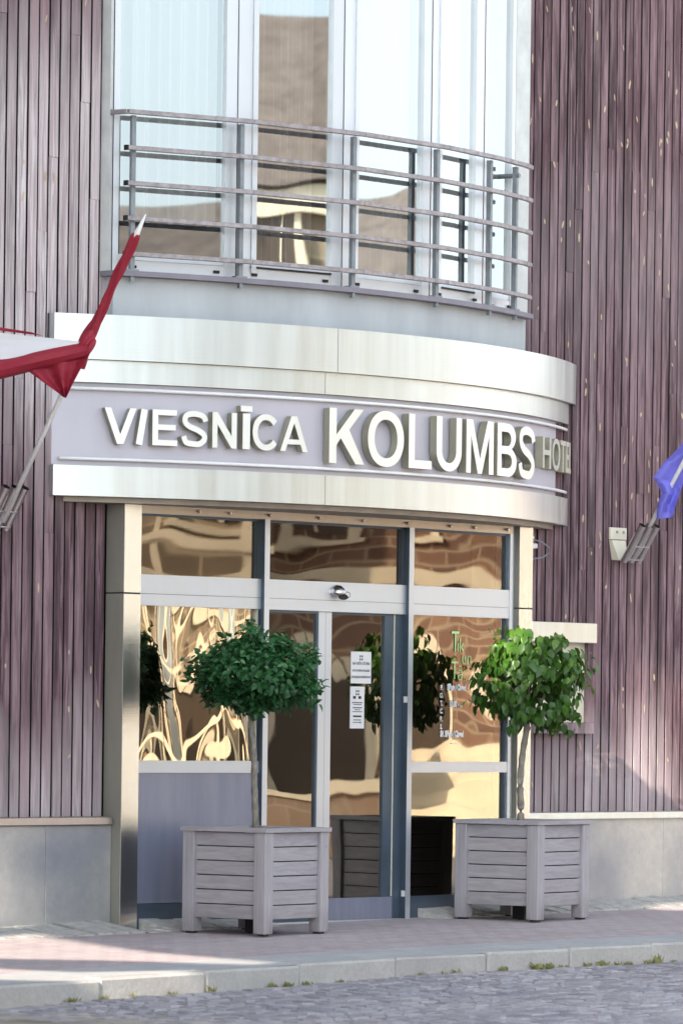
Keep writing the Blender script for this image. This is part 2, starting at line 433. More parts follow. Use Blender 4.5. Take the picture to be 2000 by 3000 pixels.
b = MB(); joints = [-16,-14.9,-13.9,-12.8,-11.7,-10.7,-9.7,-8.7,-7.7,-6.7,-5.72,-4.70,-3.76,-2.77,-1.87,-1.07,-.24,.75,1.75,2.75,3.75,4.75,5.75,6.75,7.75,8.75,9.75,10.75,11.75,12.75,13.7]
for s0, s1 in zip(joints, joints[1:]):
    a = Vector((s0, kerb_q(s0), 0)); c = Vector((s1, kerb_q(s1), 0)); d = c - a; L = d.length
    Mx = Matrix.Translation((a.x, a.y, g(s0, a.y))) @ Matrix.Rotation(math.atan2(d.y, d.x), 4, 'Z') @ Matrix.Rotation(rnd.uniform(-.002,.002), 4, 'Y')
    zz = rnd.uniform(.0, .006)
    b.cbox(.004, L - .004, 0 + rnd.uniform(-.006,.006), .145, -.30, .006 + zz, .014, 0, rnd.random(), Mx)
tag(b.build('kerb', M['kerb']), kind='structure')
# sloping edge stones along the foot of the wall
b = MB()
def edge_run(s0, s1, q_in, q_out, hi):
    s = s0
    while s < s1:
        w = rnd.uniform(.13, .2); e = min(s + w, s1)
        j = rnd.uniform(-.012, .012); sk = rnd.uniform(.02, .07)
        z = lambda q, h: g(s, q) + h
        P = [(s+.006, q_in, z(q_in, hi+j)), (e-.006, q_in, z(q_in, hi+j)), (e-.006+sk, q_out, z(q_out, .012+j*.4)), (s+.006+sk, q_out, z(q_out, .012+j*.4))]
        V = P + [(p[0], p[1], p[2]-.15) for p in P]
        b.poly(V, [(3,2,1,0),(0,1,5,4),(1,2,6,5),(2,3,7,6),(3,0,4,7)], 0, rnd.random()); s = e
edge_run(-14, -2.26, .03, -.42, .07); edge_run(-1.98, -.90, -.075, -.40, .075)
edge_run(.87, 1.97, -.085, -.40, .075); edge_run(2.24, 13, .03, -.36, .075)
edge_run(-2.26, -1.98, -.2, -.42, .02); edge_run(1.97, 2.24, -.15, -.36, .02)
tag(b.build('edging_stones', M['edging']), kind='structure')

# ------------------------------------------------------------------ the hotel
HOTEL = thing('hotel_building', (0, 0, 0), 'dark wood-clad hotel with curved steel sign canopy over a glazed entrance', 'hotel')
WQ = .05
def planks(name, s0, s1, z0, z1, mat, dense, label):
    b = MB(); s = s0; P = .1
    while s < s1 - .02:
        e = min(s + P, s1); zc = z0; base = rnd.random()
        shift = rnd.choice((0, 0, .03, -.03))
        while zc < z1:
            zn = zc + rnd.uniform(1.8, 5.5); zn = min(zn, z1)
            if z1 - zn < .3: zn = z1
            r = min(1, max(0, base*.85 + rnd.random()*.15)); dq = rnd.uniform(-.003, .003)
            x0, x1 = s + .0075, e - .0075 + rnd.uniform(-.001,.001); zt = zn - (.0018 if zn < z1 else 0); c = .003
            V = [(x0,WQ+.02,zc),(x0,WQ+c+dq,zc),(x0+c,WQ+dq,zc),(x1-c,WQ+dq,zc),(x1,WQ+c+dq,zc),(x1,WQ+.02,zc)]
            V += [(a, q, zt) for a, q, _ in V]
            b.poly(V, [(i, i+1, i+7, i+6) for i in (1,2,3)] + [(5,4,3,2,1,0),(6,7,8,9,10,11)], 0, r); b.poly(V, [(i, i+1, i+7, i+6) for i in (0,4)], 1, r)
            zc = zn
        s = e
    b.face([(s0,WQ+.024,z0),(s1,WQ+.024,z0),(s1,WQ+.024,z1),(s0,WQ+.024,z1)], 1)
    for k in range(dense):   # pale chips where knots and resin spots have broken out
        cs = rnd.uniform(max(s0, -3.7), min(s1, 5.0)); cz = rnd.uniform(z0 + .2, min(z1, 7.2)); cs = math.floor((cs-s0)/P)*P + s0 + rnd.uniform(.03, .07)
        rw = rnd.uniform(.005, .011); rh = rnd.uniform(.014, .04); sk = rnd.uniform(-.01,.01)
        b.face([(cs + rw*math.cos(t) + sk*math.sin(t), WQ - .0045, cz + rh*math.sin(t)) for t in [i*PI/4 for i in range(8)]], 2)
    o = b.build(name, [mat, M['gap'], M['chip']], HOTEL); o['label'] = label
planks('wood_cladding', -14, -2.20, .775, 10, M['clad_l'], 26, 'vertical plank cladding left of the entrance bay, bleached grey in the middle')
planks('wood_cladding', 2.06, 13, .775, 10, M['clad_r'], 150, 'vertical plank cladding right of the entrance bay, dark mauve')
for s0, s1, lab in ((-14, -2.20, 'sill ledge under the left cladding'), (2.225, 13, 'sill ledge under the right cladding')):
    b = MB(); b.poly([(s0,WQ+.02,.72),(s0,-.045,.715),(s0,-.05,.722),(s0,-.045,.768),(s0,WQ+.02,.776),(s1,WQ+.02,.72),(s1,-.045,.715),(s1,-.05,.722),(s1,-.045,.768),(s1,WQ+.02,.776)],
        [(0,1,6,5),(1,2,7,6),(2,3,8,7),(3,4,9,8),(4,0,5,9),(4,3,2,1,0),(5,6,7,8,9)])
    b.build('ledge', M['steel'] if s0 > 0 else metal_mat('worn_ledge', (.5,.44,.42), .35, 1.5), HOTEL)['label'] = lab
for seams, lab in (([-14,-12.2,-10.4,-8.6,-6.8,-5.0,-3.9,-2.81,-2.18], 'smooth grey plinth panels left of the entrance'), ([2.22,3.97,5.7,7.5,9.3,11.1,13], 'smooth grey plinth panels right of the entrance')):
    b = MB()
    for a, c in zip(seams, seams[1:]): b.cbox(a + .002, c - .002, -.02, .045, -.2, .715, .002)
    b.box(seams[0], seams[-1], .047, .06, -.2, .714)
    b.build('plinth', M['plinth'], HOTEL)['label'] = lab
# body of the house behind the skin
b = MB()
b.box(-14, -2.22, WQ+.026, .4, -.2, 10.2); b.box(2.1, 13, WQ+.026, .4, -.2, 10.2)
b.box(-14, 13, 6, 6.3, -.2, 10.2); b.box(-14, -13.7, .4, 6, -.2, 10.2); b.box(12.7, 13, .4, 6, -.2, 10.2); b.box(-14, 13, -.9, 6.3, 10.2, 10.4)
b.build('house_wall', M['dark_warm'], HOTEL)
b = MB(); b.box(-2.9, 2.9, .4, 5.99, 3.05, 4.5); b.box(-2.9, 2.9, .0, 5.99, -.05, .0); b.box(-3.2, -2.9, .4, 5.99, -.04, 10); b.box(2.9, 3.2, .4, 5.99, -.04, 10)
b.box(-2.9, 2.9, 5.2, 5.5, 0, 10.19); b.build('interior_wall', M['dark'], HOTEL)

# ---- canopy with the sign
CC, R = 4.71, 5.49
def arc_pts(rad, s0, s1, n=64, c=CC):
    a0, a1 = math.asin(max(-1, s0/rad)), math.asin(min(1, s1/rad))
    return [(rad*math.sin(a0+(a1-a0)*i/n), c - rad*math.cos(a0+(a1-a0)*i/n)) for i in range(n+1)]
def arc_end(rad, c=CC, q=WQ): return math.sqrt(max(0, rad*rad - (c-q)**2))
def arc_prism(name, rad, z0, z1, mat, c=CC, back=WQ+.1, s_lim=None, trim=0):
    e = arc_end(rad, c, WQ) - trim; p = arc_pts(rad, max(-e, -2.79 if rad == R else -2.755), (s_lim if s_lim else e), 72, c)
    b = MB(); n = len(p)
    b.prism(p + [(p[-1][0], back), (p[0][0], back)], z0, z1)
    o = b.build(name, mat, HOTEL)
    return o
def clipped_arc(name, rad, z0, z1, mat, s0, s1, c, back=WQ+.1):
    p = arc_pts(rad, s0, s1, 72, c); b = MB()
    b.prism(p + [(s1, back), (s0, back)], z0, z1)
    return b.build(name, mat, HOTEL)
arc_prism('canopy_fascia', R, 3.935, 4.245, M['steel'])['label'] = 'wide brushed steel band along the top of the canopy'
arc_prism('canopy_fascia', R-.045, 3.778, 3.932, M['steel'])['label'] = 'narrow steel band under the top band'
arc_prism('sign_panel', R-.085, 3.206, 3.776, M['panel'], s_lim=2.52)
arc_prism('canopy_fascia', R-.045, 2.992, 3.203, M['steel'])['label'] = 'steel band along the bottom of the canopy'
arc_prism('canopy_soffit', R-.13, 2.955, 2.990, M['soffit'], trim=.02)
for rad, z0, z1, ss in ((R, 3.937, 4.243, (-.69,)), (R-.045, 3.78, 3.93, (-.76,)), (R-.045, 2.994, 3.20, (-.75,))):
    for s in ss:
        a = math.asin(s/rad); p = Vector((rad*math.sin(a), CC - rad*math.cos(a), 0)); Mx = Matrix.Translation(p) @ Matrix.Rotation(a, 4, 'Z')
        b = MB(); b.box(-.002, .002, -.0012, .02, z0, z1, M=Mx); b.build('seam', M['ledge'], HOTEL)
for z, nm in ((3.735, 'upper'), (3.249, 'lower')):
    b = MB(); rr = R - .055; e = arc_end(rr) - .0
    b.tube([(x, y, z) for x, y in arc_pts(rr, -2.715, e - .02, 60)], .0125, 8)
    for k in range(15):
        s = -2.5 + k*.365; a = math.asin(s/rr)
        Mx = Matrix.Translation((rr*math.sin(a), CC - rr*math.cos(a), z)) @ Matrix.Rotation(a, 4, 'Z')
        b.box(-.004, .004, .004, .03, -.012, -.004, 1, M=Mx)
    o = b.build('light_tube', [M['white'], M['post']], HOTEL, True); o['label'] = nm + ' thin white tube running along the sign panel'

# letters: outlines in a w x 1 box
def L_strip(cl, t, w):   # closed outline round a centre line
    n = len(cl); Lf = []; Rt = []
    for i in range(n):
        a = Vector(cl[max(0,i-1)]); c = Vector(cl[min(n-1,i+1)]); d = (c-a).normalized(); nn = Vector((-d.y, d.x)); p = Vector(cl[i])
        Lf.append(tuple(p + nn*t/2)); Rt.append(tuple(p - nn*t/2))
    return Lf + Rt[::-1]
def catmull(P, k=8):
    out = []
    for i in range(len(P)-1):
        p0, p1, p2, p3 = (Vector(P[max(0,i-1)]), Vector(P[i]), Vector(P[i+1]), Vector(P[min(len(P)-1,i+2)]))
        for j in range(k):
            t = j/k; out.append(tuple(.5*((2*p1)+(-p0+p2)*t+(2*p0-5*p1+4*p2-p3)*t*t+(-p0+3*p1-3*p2+p3)*t**3)))
    out.append(tuple(P[-1])); return out
def ell(cx, cy, rx, ry, a0, a1, n=28, e=1.0):
    return [(cx + rx*math.copysign(abs(math.cos(a))**e, math.cos(a)), cy + ry*math.copysign(abs(math.sin(a))**e, math.sin(a))) for a in [math.radians(a0 + (a1-a0)*i/n) for i in range(n+1)]]
def glyph(ch, w, H):
    t = .172*H; h = .155*H
    if ch == 'I': return [[(0,0),(w,0),(w,H),(0,H)]]
    if ch == 'E': return [[(0,0),(w,0),(w,h),(t,h),(t,H*.43),(w*.93,H*.43),(w*.93,H*.43+h),(t,H*.43+h),(t,H-h),(w*.97,H-h),(w*.97,H),(0,H)]]
    if ch == 'L': return [[(0,0),(w,0),(w,h),(t,h),(t,H),(0,H)]]
    if ch == 'T': return [[(w/2-t/2,0),(w/2+t/2,0),(w/2+t/2,H-h),(w,H-h),(w,H),(0,H),(0,H-h),(w/2-t/2,H-h)]]
    if ch == 'H': return [[(0,0),(t,0),(t,H*.43),(w-t,H*.43),(w-t,0),(w,0),(w,H),(w-t,H),(w-t,H*.43+h),(t,H*.43+h),(t,H),(0,H)]]
    if ch == 'V': x = t*1.08; return [[(w/2-x/2,0),(w/2+x/2,0),(w,H),(w-x,H),(w/2,H*.27),(x,H),(0,H)]]
    if ch == 'N': x = t*.95; return [[(0,0),(x,0),(x,H*.66),(w-x,0),(w,0),(w,H),(w-x,H),(w-x,H*.34),(x,H),(0,H)]]
    if ch == 'M': x = t*.95; return [[(0,0),(x,0),(x,H*.72),(w/2-x*.45,0),(w/2+x*.45,0),(w-x,H*.72),(w-x,0),(w,0),(w,H),(w-x*1.35,H),(w/2,H*.28),(x*1.35,H),(0,H)]]
    if ch == 'K': return [[(0,0),(t,0),(t,H*.33),(t+w*.12,H*.46),(w-t*1.22,0),(w,0),(t+w*.36,H*.62),(w*.97,H),(w*.97-t*1.25,H),(t,H*.52),(t,H),(0,H)]]
    if ch == 'A':
        x = t*1.05; cb, ct = H*.20, H*.34
        ix = lambda y: x + (w/2 - x - 0)*(y/(H*.83)) if y < H*.83 else w/2
        return [[(0,0),(x,0),(ix(cb),cb),(w-ix(cb),cb),(w-x,0),(w,0),(w/2+x*.55,H),(w/2-x*.55,H)], [(ix(ct),ct),(w-ix(ct),ct),(w/2,H*.80)]]
    if ch == 'O': return [ell(w/2,H/2,w/2,H/2+.012*H,0,360,40,.92)[:-1], ell(w/2,H/2,w/2-t,H/2-h*.95,0,360,40,.92)[:-1]]
    if ch == 'C':
        o = ell(w*.52,H/2,w*.52,H/2+.012*H,38,322,40,.95); i = ell(w*.52,H/2,w*.52-t,H/2-h,33,327,40,.95)
        return [o + i[::-1]]
    if ch == 'S':
        m = h/2
        P = [(w*.92,H*.72),(w*.82,H*.86),(w*.5,H-m),(w*.19,H*.87),(w*.13,H*.70),(w*.30,H*.565),(w*.62,H*.47),(w*.86,H*.34),(w*.86,H*.20),(w*.70,H*.09),(w*.48,m),(w*.18,H*.12),(w*.08,H*.29)]
        return [L_strip(catmull(P, 5), h*1.02, w)]
    if ch == 'U':
        o = [(0,H),(0,H*.36)] + ell(w/2,H*.36,w/2,H*.37,180,360,20) + [(w,H),(w-t,H)] + ell(w/2,H*.36,w/2-t,H*.37-h,360,180,20) + [(t,H)]
        return [o]
    if ch == 'B':
        o = [(0,0),(w*.56,0)] + ell(w*.56,H*.275,w*.44,H*.275,-90,70,14) + [(w*.78,H*.545)] + ell(w*.54,H*.755,w*.41,H*.245,-50,90,14) + [(0,H)]
        h1 = [(t,h),(w*.52,h)] + ell(w*.52,H*.29,w*.44-t*.95,H*.29-h,-90,90,10)[1:] + [(t,H*.58-h)]
        h2 = [(t,H*.58),(w*.5,H*.58)] + ell(w*.5,H*.71,w*.41-t*.95,H*.13,-90,90,10)[1:] + [(t,H-h)]
        h2 = [(t,H*.575),(w*.5,H*.575)] + ell(w*.5,(H*.575+H-h)/2,w*.38-t*.8,(H-h-H*.575)/2,-90,90,10)[1:] + [(t,H-h)]
        return [o, h1, h2]
SMALL, SZ, BIG, BZ, HZ = .249, 3.356, .392, 3.290, 3.392
LET = [('V',-2.46,-2.25,SZ,SMALL),('I',-2.252,-2.209,SZ,SMALL),('E',-2.14,-1.965,SZ,SMALL),('S',-1.935,-1.745,SZ,SMALL),('N',-1.71,-1.525,SZ,SMALL),('Ī',-1.478,-1.42,SZ,SMALL),('C',-1.40,-1.19,SZ,SMALL),('A',-1.175,-.94,SZ,SMALL),
       ('K',-.75,-.42,BZ,BIG),('O',-.385,-.015,BZ,BIG),('L',.04,.30,BZ,BIG),('U',.355,.665,BZ,BIG),('M',.725,1.105,BZ,BIG),('B',1.165,1.475,BZ,BIG),('S',1.515,1.81,BZ,BIG),
       ('H',1.98,2.17,HZ,.238),('O',2.20,2.41,HZ,.238),('T',2.43,2.575,HZ,.238),('E',2.60,2.70,HZ,.238),('L',2.715,2.775,HZ,.238)]
for ch, a, c, z, H in LET:
    rad = R - .012; A0, A1 = math.asin(a/rad), math.asin(c/rad); w = rad*(A1-A0); mid = (A0+A1)/2
    cont = glyph('I' if ch == 'Ī' else ch, w, H); depth = .062
    V, F = curve_mesh(cont, depth)
    Mx = Matrix.Translation((rad*math.sin(mid), CC - rad*math.cos(mid), z)) @ Matrix.Rotation(mid, 4, 'Z')
    if ch == 'I': Mx = Mx @ Matrix.Rotation(.16, 4, 'Y') 
    b = MB()
    for f in F:
        nz = abs((V[f[1]]-V[f[0]]).cross(V[f[2]]-V[f[1]]).normalized().z)
        b.face([Mx @ Vector((V[i].x - w/2, depth/2 - V[i].z, V[i].y)) for i in f], 0 if nz > .5 else 1)
    if ch == 'Ī': b.box(-.048, .048, -.0, depth, .262, .303, 0, M=Mx); b.m[-6:] = [1, 1, 0, 1, 0, 1]
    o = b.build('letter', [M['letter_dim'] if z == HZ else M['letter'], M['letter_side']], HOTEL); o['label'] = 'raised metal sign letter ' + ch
# ---- bay of the upper floor
BC, BR = 5.15, 5.65
clipped_arc('bay_wall', BR, 4.246, 4.535, M['plaster'], -2.245, 2.13, BC)
clipped_arc('bay_ledge', BR+.085, 4.536, 4.572, M['ledge'], -2.29, 2.10, BC)
def bay(s, rad=BR-.03): return (s, BC - math.sqrt(rad*rad - s*s))
BP = [-2.235, -1.31, -.36, .62, 1.37, 1.93]
FR = [(.05,.09),(.13,.10),(.12,.09),(.10,.12),(.07,.06)]
ZB, ZT = 4.573, 9.2
gb = [glass_mat('bay_glass_%d' % i, (.77,.82,.83), r_, w_, 1.1, .18, i, aspect=(1,1,.5)) for i, (r_, w_) in enumerate(((.46,.004),(.56,.006),(.58,.004),(.5,.012),(.4,.004)))]
for i in range(5):
    p0 = Vector((*bay(BP[i]), 0)); p1 = Vector((*bay(BP[i+1]), 0)); d = p1 - p0; L = d.length; a = math.atan2(d.y, d.x)
    Mx = Matrix.Translation((p0.x, p0.y, 0)) @ Matrix.Rotation(a, 4, 'Z')
    fl, fr = FR[i]; ca = 1/math.cos(a)
    b = MB()
    b.box(.003, fl, -.0, .08, ZB, ZT, M=Mx); b.box(L-fr, L-.003, -.0, .08, ZB, ZT, M=Mx)
    b.box(fl, L-fr, .004, .07, ZB, ZB+.085, M=Mx); b.box(fl, L-fr, .012, .07, ZB+.088, ZB+.125, M=Mx); b.box(fl, L-fr, 0, .08, ZT-.1, ZT, M=Mx)
    if i in (1, 2, 3): b.box(fl+.002, fl+.045, -.012, .0, ZB+.05, ZT, M=Mx)
    b.box(L*.15, L*.15+.045, -.008, .003, ZB+.03, ZB+.05, 1, M=Mx); b.box(L*.82, L*.82+.045, -.008, .003, ZB+.03, ZB+.05, 1, M=Mx)
    if i in (1, 3): b.box(fl, L-fr, -.01, .003, ZB+.087, ZB+.098, 1, M=Mx)
    b.box(-.003, .003, -.003, .08, ZB, ZT, 1, M=Mx)
    w = b.build('bay_window', [M['alu_light'], M['black']], HOTEL)
    w['label'] = ['leftmost tall bay window with sheer white curtain', 'second bay window from the left with taupe curtain', 'middle bay window reflecting pale sky', 'narrow fourth bay window from the left', 'slender dark window at the right end of the bay'][i]
    b = MB(); g0, g1 = fl - .002, L - fr + .002
    b.face([Mx @ Vector(p) for p in ((g0,.03,ZB+.12),(g1,.03,ZB+.12),(g1,.03,ZT-.1),(g0,.03,ZT-.1))])
    b.build('pane', gb[i], w)
    if i < 4:   # curtain hanging behind the pane
        b = MB(); c0, c1 = (fl + .0, L - fr - (.07 if i == 1 else 0)); n = 60; zb = ZB + (.38 if i == 0 else .14); prev = None
        for k in range(n+1):
            x = c0 + (c1-c0)*k/n; y = .17 + .038*math.sin(k*.9 + .7*math.sin(k*.21)) + .015*math.sin(k*.37)
            p = (Mx @ Vector((x, y, zb)), Mx @ Vector((x, y, ZT)))
            if prev: b.face([prev[0], p[0], p[1], prev[1]])
            prev = p
        cu = b.build('curtain', M['curtain2'] if i == 1 else M['curtain'], None, True)
        tag(cu, ['sheer white curtain behind the leftmost bay window', 'taupe pleated curtain behind the second bay window from the left', 'white curtain behind the middle bay window', 'white curtain behind the narrow fourth bay window'][i], 'curtain', 'curtains in the bay windows')
# white jamb at the right end of the bay, cornice far above
p = bay(1.935); q = bay(2.13, BR+.0)
b = MB(); b.prism([p, (2.13, -.10), (2.13, WQ+.1), (1.935, WQ+.1)], ZB, ZT); b.build('window_jamb', M['jamb'], HOTEL)
b = MB(); b.prism([(-2.29, WQ+.1), (-2.29, -.03), bay(-2.238), (-2.236, WQ+.1)], ZB, ZT); b.build('window_jamb', M['jamb'], HOTEL)
clipped_arc('bay_cornice', BR+.1, ZT, ZT+.9, M['plaster'], -2.3, 2.2, BC)
# ---- balcony railing
RAIL = thing('balcony_railing', (0, 0, 4.573), 'curved metal balcony railing with five horizontal rails in front of the bay windows', 'railing')
PS = [-2.17, -1.355, -.345, .585, 1.33, 1.77]
def rl(s, rad=BR+.11): return (s, BC - math.sqrt(rad*rad - s*s))
KS = [-2.235, -1.30, -.29, .655, 1.40, 1.86]
for k, z in enumerate((5.674, 5.423, 5.177, 4.934, 4.686)):
    b = MB(); pts = [rl(s) for s in KS]; hw = .017
    pts[0] = rl(-2.245 if k else -2.24)
    if k == 0: pts = [(-2.27, -.02)] + pts
    pts.append((1.995, rl(1.995)[1]+.015))
    for (x0, y0), (x1, y1) in zip(pts, pts[1:]):
        d = Vector((x1-x0, y1-y0, 0)); L = d.length
        Mx = Matrix.Translation((x0, y0, z)) @ Matrix.Rotation(math.atan2(d.y, d.x), 4, 'Z')
        b.cbox(0, L - .001, -hw, hw, -.016, .016, .003, M=Mx)
    x0, y0 = pts[0]; b.box(x0-.012, x0-.001, y0-.019, y0+.019, z-.018, z+.018, 1)
    b.build('rail', [M['rail'], M['black']], RAIL)
for s in PS:
    x, y = rl(s, BR+.075); a = math.asin(s/BR); Mx = Matrix.Translation((x, y, 0)) @ Matrix.Rotation(a, 4, 'Z')
    b = MB(); b.cbox(-.017, .017, .0, .04, 4.575, 5.655, .003, M=Mx); b.box(-.045, .045, -.012, .05, 4.572, 4.584, M=Mx); b.box(-.012, .012, .0, .03, 4.50, 4.534, M=Mx)
    b.build('post', M['post'], RAIL)
b = MB(); x, y = rl(1.77); b.tube([(x-.0, y+.02, 5.59), (x-.03, y+.20, 5.59)], .018, 8); b.build('wall_bracket', M['post'], RAIL)

# ---- entrance
EN = [(-2.05,-.085), (-.78,-.165), (.735,-.165), (1.99,-.085)]
def seg(i):
    p0, p1 = Vector((*EN[i],0)), Vector((*EN[i+1],0)); d = p1-p0
    return Matrix.Translation(p0) @ Matrix.Rotation(math.atan2(d.y, d.x), 4, 'Z'), d.length
# steel columns
for s0, s1, qf, lab in ((-2.178, -2.007, -.11, 'square brushed steel column left of the entrance'), (2.045, 2.205, -.125, 'square brushed steel column right of the entrance')):
    b = MB(); b.cbox(s0, s1, qf, WQ+.02, -.05, 2.328, .003); b.cbox(s0, s1, qf, WQ+.02, 2.337, 2.954, .003); b.box(s0+.004, s1-.004, qf+.004, WQ, 2.328, 2.337, 2)
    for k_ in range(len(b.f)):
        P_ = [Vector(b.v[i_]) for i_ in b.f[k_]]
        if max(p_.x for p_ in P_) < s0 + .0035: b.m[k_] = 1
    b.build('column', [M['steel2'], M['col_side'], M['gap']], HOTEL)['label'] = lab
    if s0 > 0:
        b = MB(); b.box(1.975, 2.044, -.075, .05, -.02, 2.954); b.build('frame_trim', M['alu'], HOTEL)
tint = (1.0, .89, .74)
gl = {k: glass_mat('entrance_glass_' + k, tt, rf, w, sc2, .1, sd, (.8,.74,.66), asp) for k, w, sc2, sd, asp, rf, tt in (('upper', .0045, .9, 1, (1,1,1.7), .15, (1,.88,.76)), ('left', .025, 1.7, 2, (1.5,1.5,.6), .50, tint), ('door', .004, 1.2, 3, (1,1,1), .22, (1,.93,.84)), ('right', .009, 1.3, 4, (1,1,1), .27, (1,.9,.78)))}
# header
b = MB()
for i in range(3):
    Mx, L = seg(i); b.box(0 if i else -.0, L, -.02, .06, 2.895, 2.953, M=Mx)
b.build('header_beam', M['steel_edge'], HOTEL)
for i, fr in ((0, (.45, .68)), (1, (.33, .64)), (2, (.36, .6)), (1, (.965,)), (0, (.985,)), (2, (.93,))):
    Mx, L = seg(i)
    for t in fr:
        b = MB(); b.tube([Mx @ Vector((L*t, -.02, 2.925)), Mx @ Vector((L*t, -.045, 2.925))], [.012, .009], 8); b.build('spot_fitting', M['pol'], HOTEL)
# mullions (project in front of the panes) : light nose, dark flank
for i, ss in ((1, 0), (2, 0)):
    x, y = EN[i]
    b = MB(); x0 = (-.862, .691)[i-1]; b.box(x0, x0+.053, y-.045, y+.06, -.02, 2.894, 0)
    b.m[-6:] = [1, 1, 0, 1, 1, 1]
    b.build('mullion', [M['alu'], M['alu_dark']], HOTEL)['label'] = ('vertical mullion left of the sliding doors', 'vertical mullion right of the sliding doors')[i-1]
TW = []
for i in range(3):
    Mx, L = seg(i); a0, a1 = (.0, L-.05) if i == 0 else (-.035, L-.03) if i == 1 else (.003, L-.035)
    # transom bar
    b = MB(); b.box(a0, a1, -.015, .06, 2.335, 2.468, M=Mx); b.box(a0, a1, -.014, .06, 2.252, 2.332, M=Mx); b.box(a0, a1, -.004, .05, 2.331, 2.336, 1, M=Mx)
    b.build('transom_bar', [M['alu'], M['alu_dark']], HOTEL)
    f = MB(); f.box(a0, a0+.022, 0, .05, 2.468, 2.894, M=Mx); f.box(a1-.03, a1, 0, .05, 2.468, 2.894, M=Mx); f.box(a0, a1, 0, .05, 2.878, 2.894, M=Mx)
    w = f.build('transom_window', M['alu_dark'], HOTEL); w['label'] = ('wide low window above the left entrance window', 'wide low window above the sliding doors', 'wide low window above the right entrance window')[i]
    b = MB(); b.face([Mx @ Vector(p) for p in ((a0+.02,.02,2.466),(a1-.028,.02,2.466),(a1-.028,.02,2.88),(a0+.02,.02,2.88))]); b.build('pane', gl['upper'], w)
# left window
Mx, L = seg(0); a0, a1 = 0, L - .05
f = MB(); f.box(a0, a1, -.015, .06, 1.080, 1.165, M=Mx); f.box(a1-.05, a1, 0, .05, 1.165, 2.252, 1, M=Mx); f.box(a1-.056, a1-.05, -.006, .03, 1.165, 2.25, 2, M=Mx)
w = f.build('entrance_window', [M['alu'], M['alu_dark'], M['cream']], HOTEL); w['label'] = 'left entrance window with wavy golden reflections'
b = MB(); b.face([Mx @ Vector(p) for p in ((a0,.02,1.163),(a1-.05,.02,1.163),(a1-.05,.02,2.254),(a0,.02,2.254))]); b.build('pane', gl['left'], w)
b = MB(); b.box(a0, a1, -.006, .05, .165, 1.079, M=Mx); b.box(a0, a1, -.002, .05, -.02, .162, 1, M=Mx); b.build('spandrel_panel', [M['lacquer'], M['alu_dark']], HOTEL)
# right window
Mx, L = seg(2); a0, a1 = .003, L - .035
f = MB(); f.box(a0, a1, -.015, .06, 1.082, 1.162, M=Mx); f.box(a0, a1, -.01, .06, -.02, .165, 1, M=Mx); f.box(a1, L-.0, -.02, .06, -.02, 2.894, M=Mx); f.box(a1-.02, a1, 0, .05, .165, 2.252, 1, M=Mx)
w = f.build('entrance_window', [M['alu'], M['alu_dark']], HOTEL); w['label'] = 'right entrance window lettered with opening times'
for z0, z1 in ((.165, 1.082), (1.162, 2.252)):
    b = MB(); b.face([Mx @ Vector(p) for p in ((a0,.02,z0),(a1-.018,.02,z0),(a1-.018,.02,z1),(a0,.02,z1))]); b.build('pane', gl['right'], w)
WR = w; RMX = Mx
def put_text(parent, items, mat, Mx, name='lettering', y=.014):
    b = MB()
    for txt, x, z, size, al, bold, sx in items:
        V, F = text_mesh(txt, size, .001, al, bold, sx)
        for f in F: b.face([Mx @ Vector((x + V[i].x, y - V[i].z, z + V[i].y)) for i in f])
    return b.build(name, mat, parent)
put_text(WR, [('T', .545, 1.985, .23, 'LEFT', -.002, .72), ('ik', .615, 1.985, .16, 'LEFT', -.002, .8), ('un', .675, 1.895, .15, 'LEFT', -.002, .85), ('T', .545, 1.78, .20, 'LEFT', -.002, .76), ('ā...', .625, 1.775, .15, 'LEFT', -.002, .85)], M['decal_green'], RMX)['label'] = 'green outlined name on the glass'
its = [(c, .435, 1.700 - k*.0585, .05, 'CENTER', .002, .75) for k, c in enumerate(('P.', 'O.', 'T.', 'C.', 'P.', 'S.'))]
its += [('Slēgts / Closed', .505, 1.700, .062, 'LEFT', .0036, .60), ('12.00 - ...', .53, 1.575, .065, 'LEFT', .0036, .64), ('SV. Slēgts / Closed', .425, 1.350, .062, 'LEFT', .0036, .60), ('••••• •••', .56, 1.29, .03, 'LEFT', 0, .8)]
put_text(WR, its, M['decal_white'], RMX)['label'] = 'white opening times on the glass'
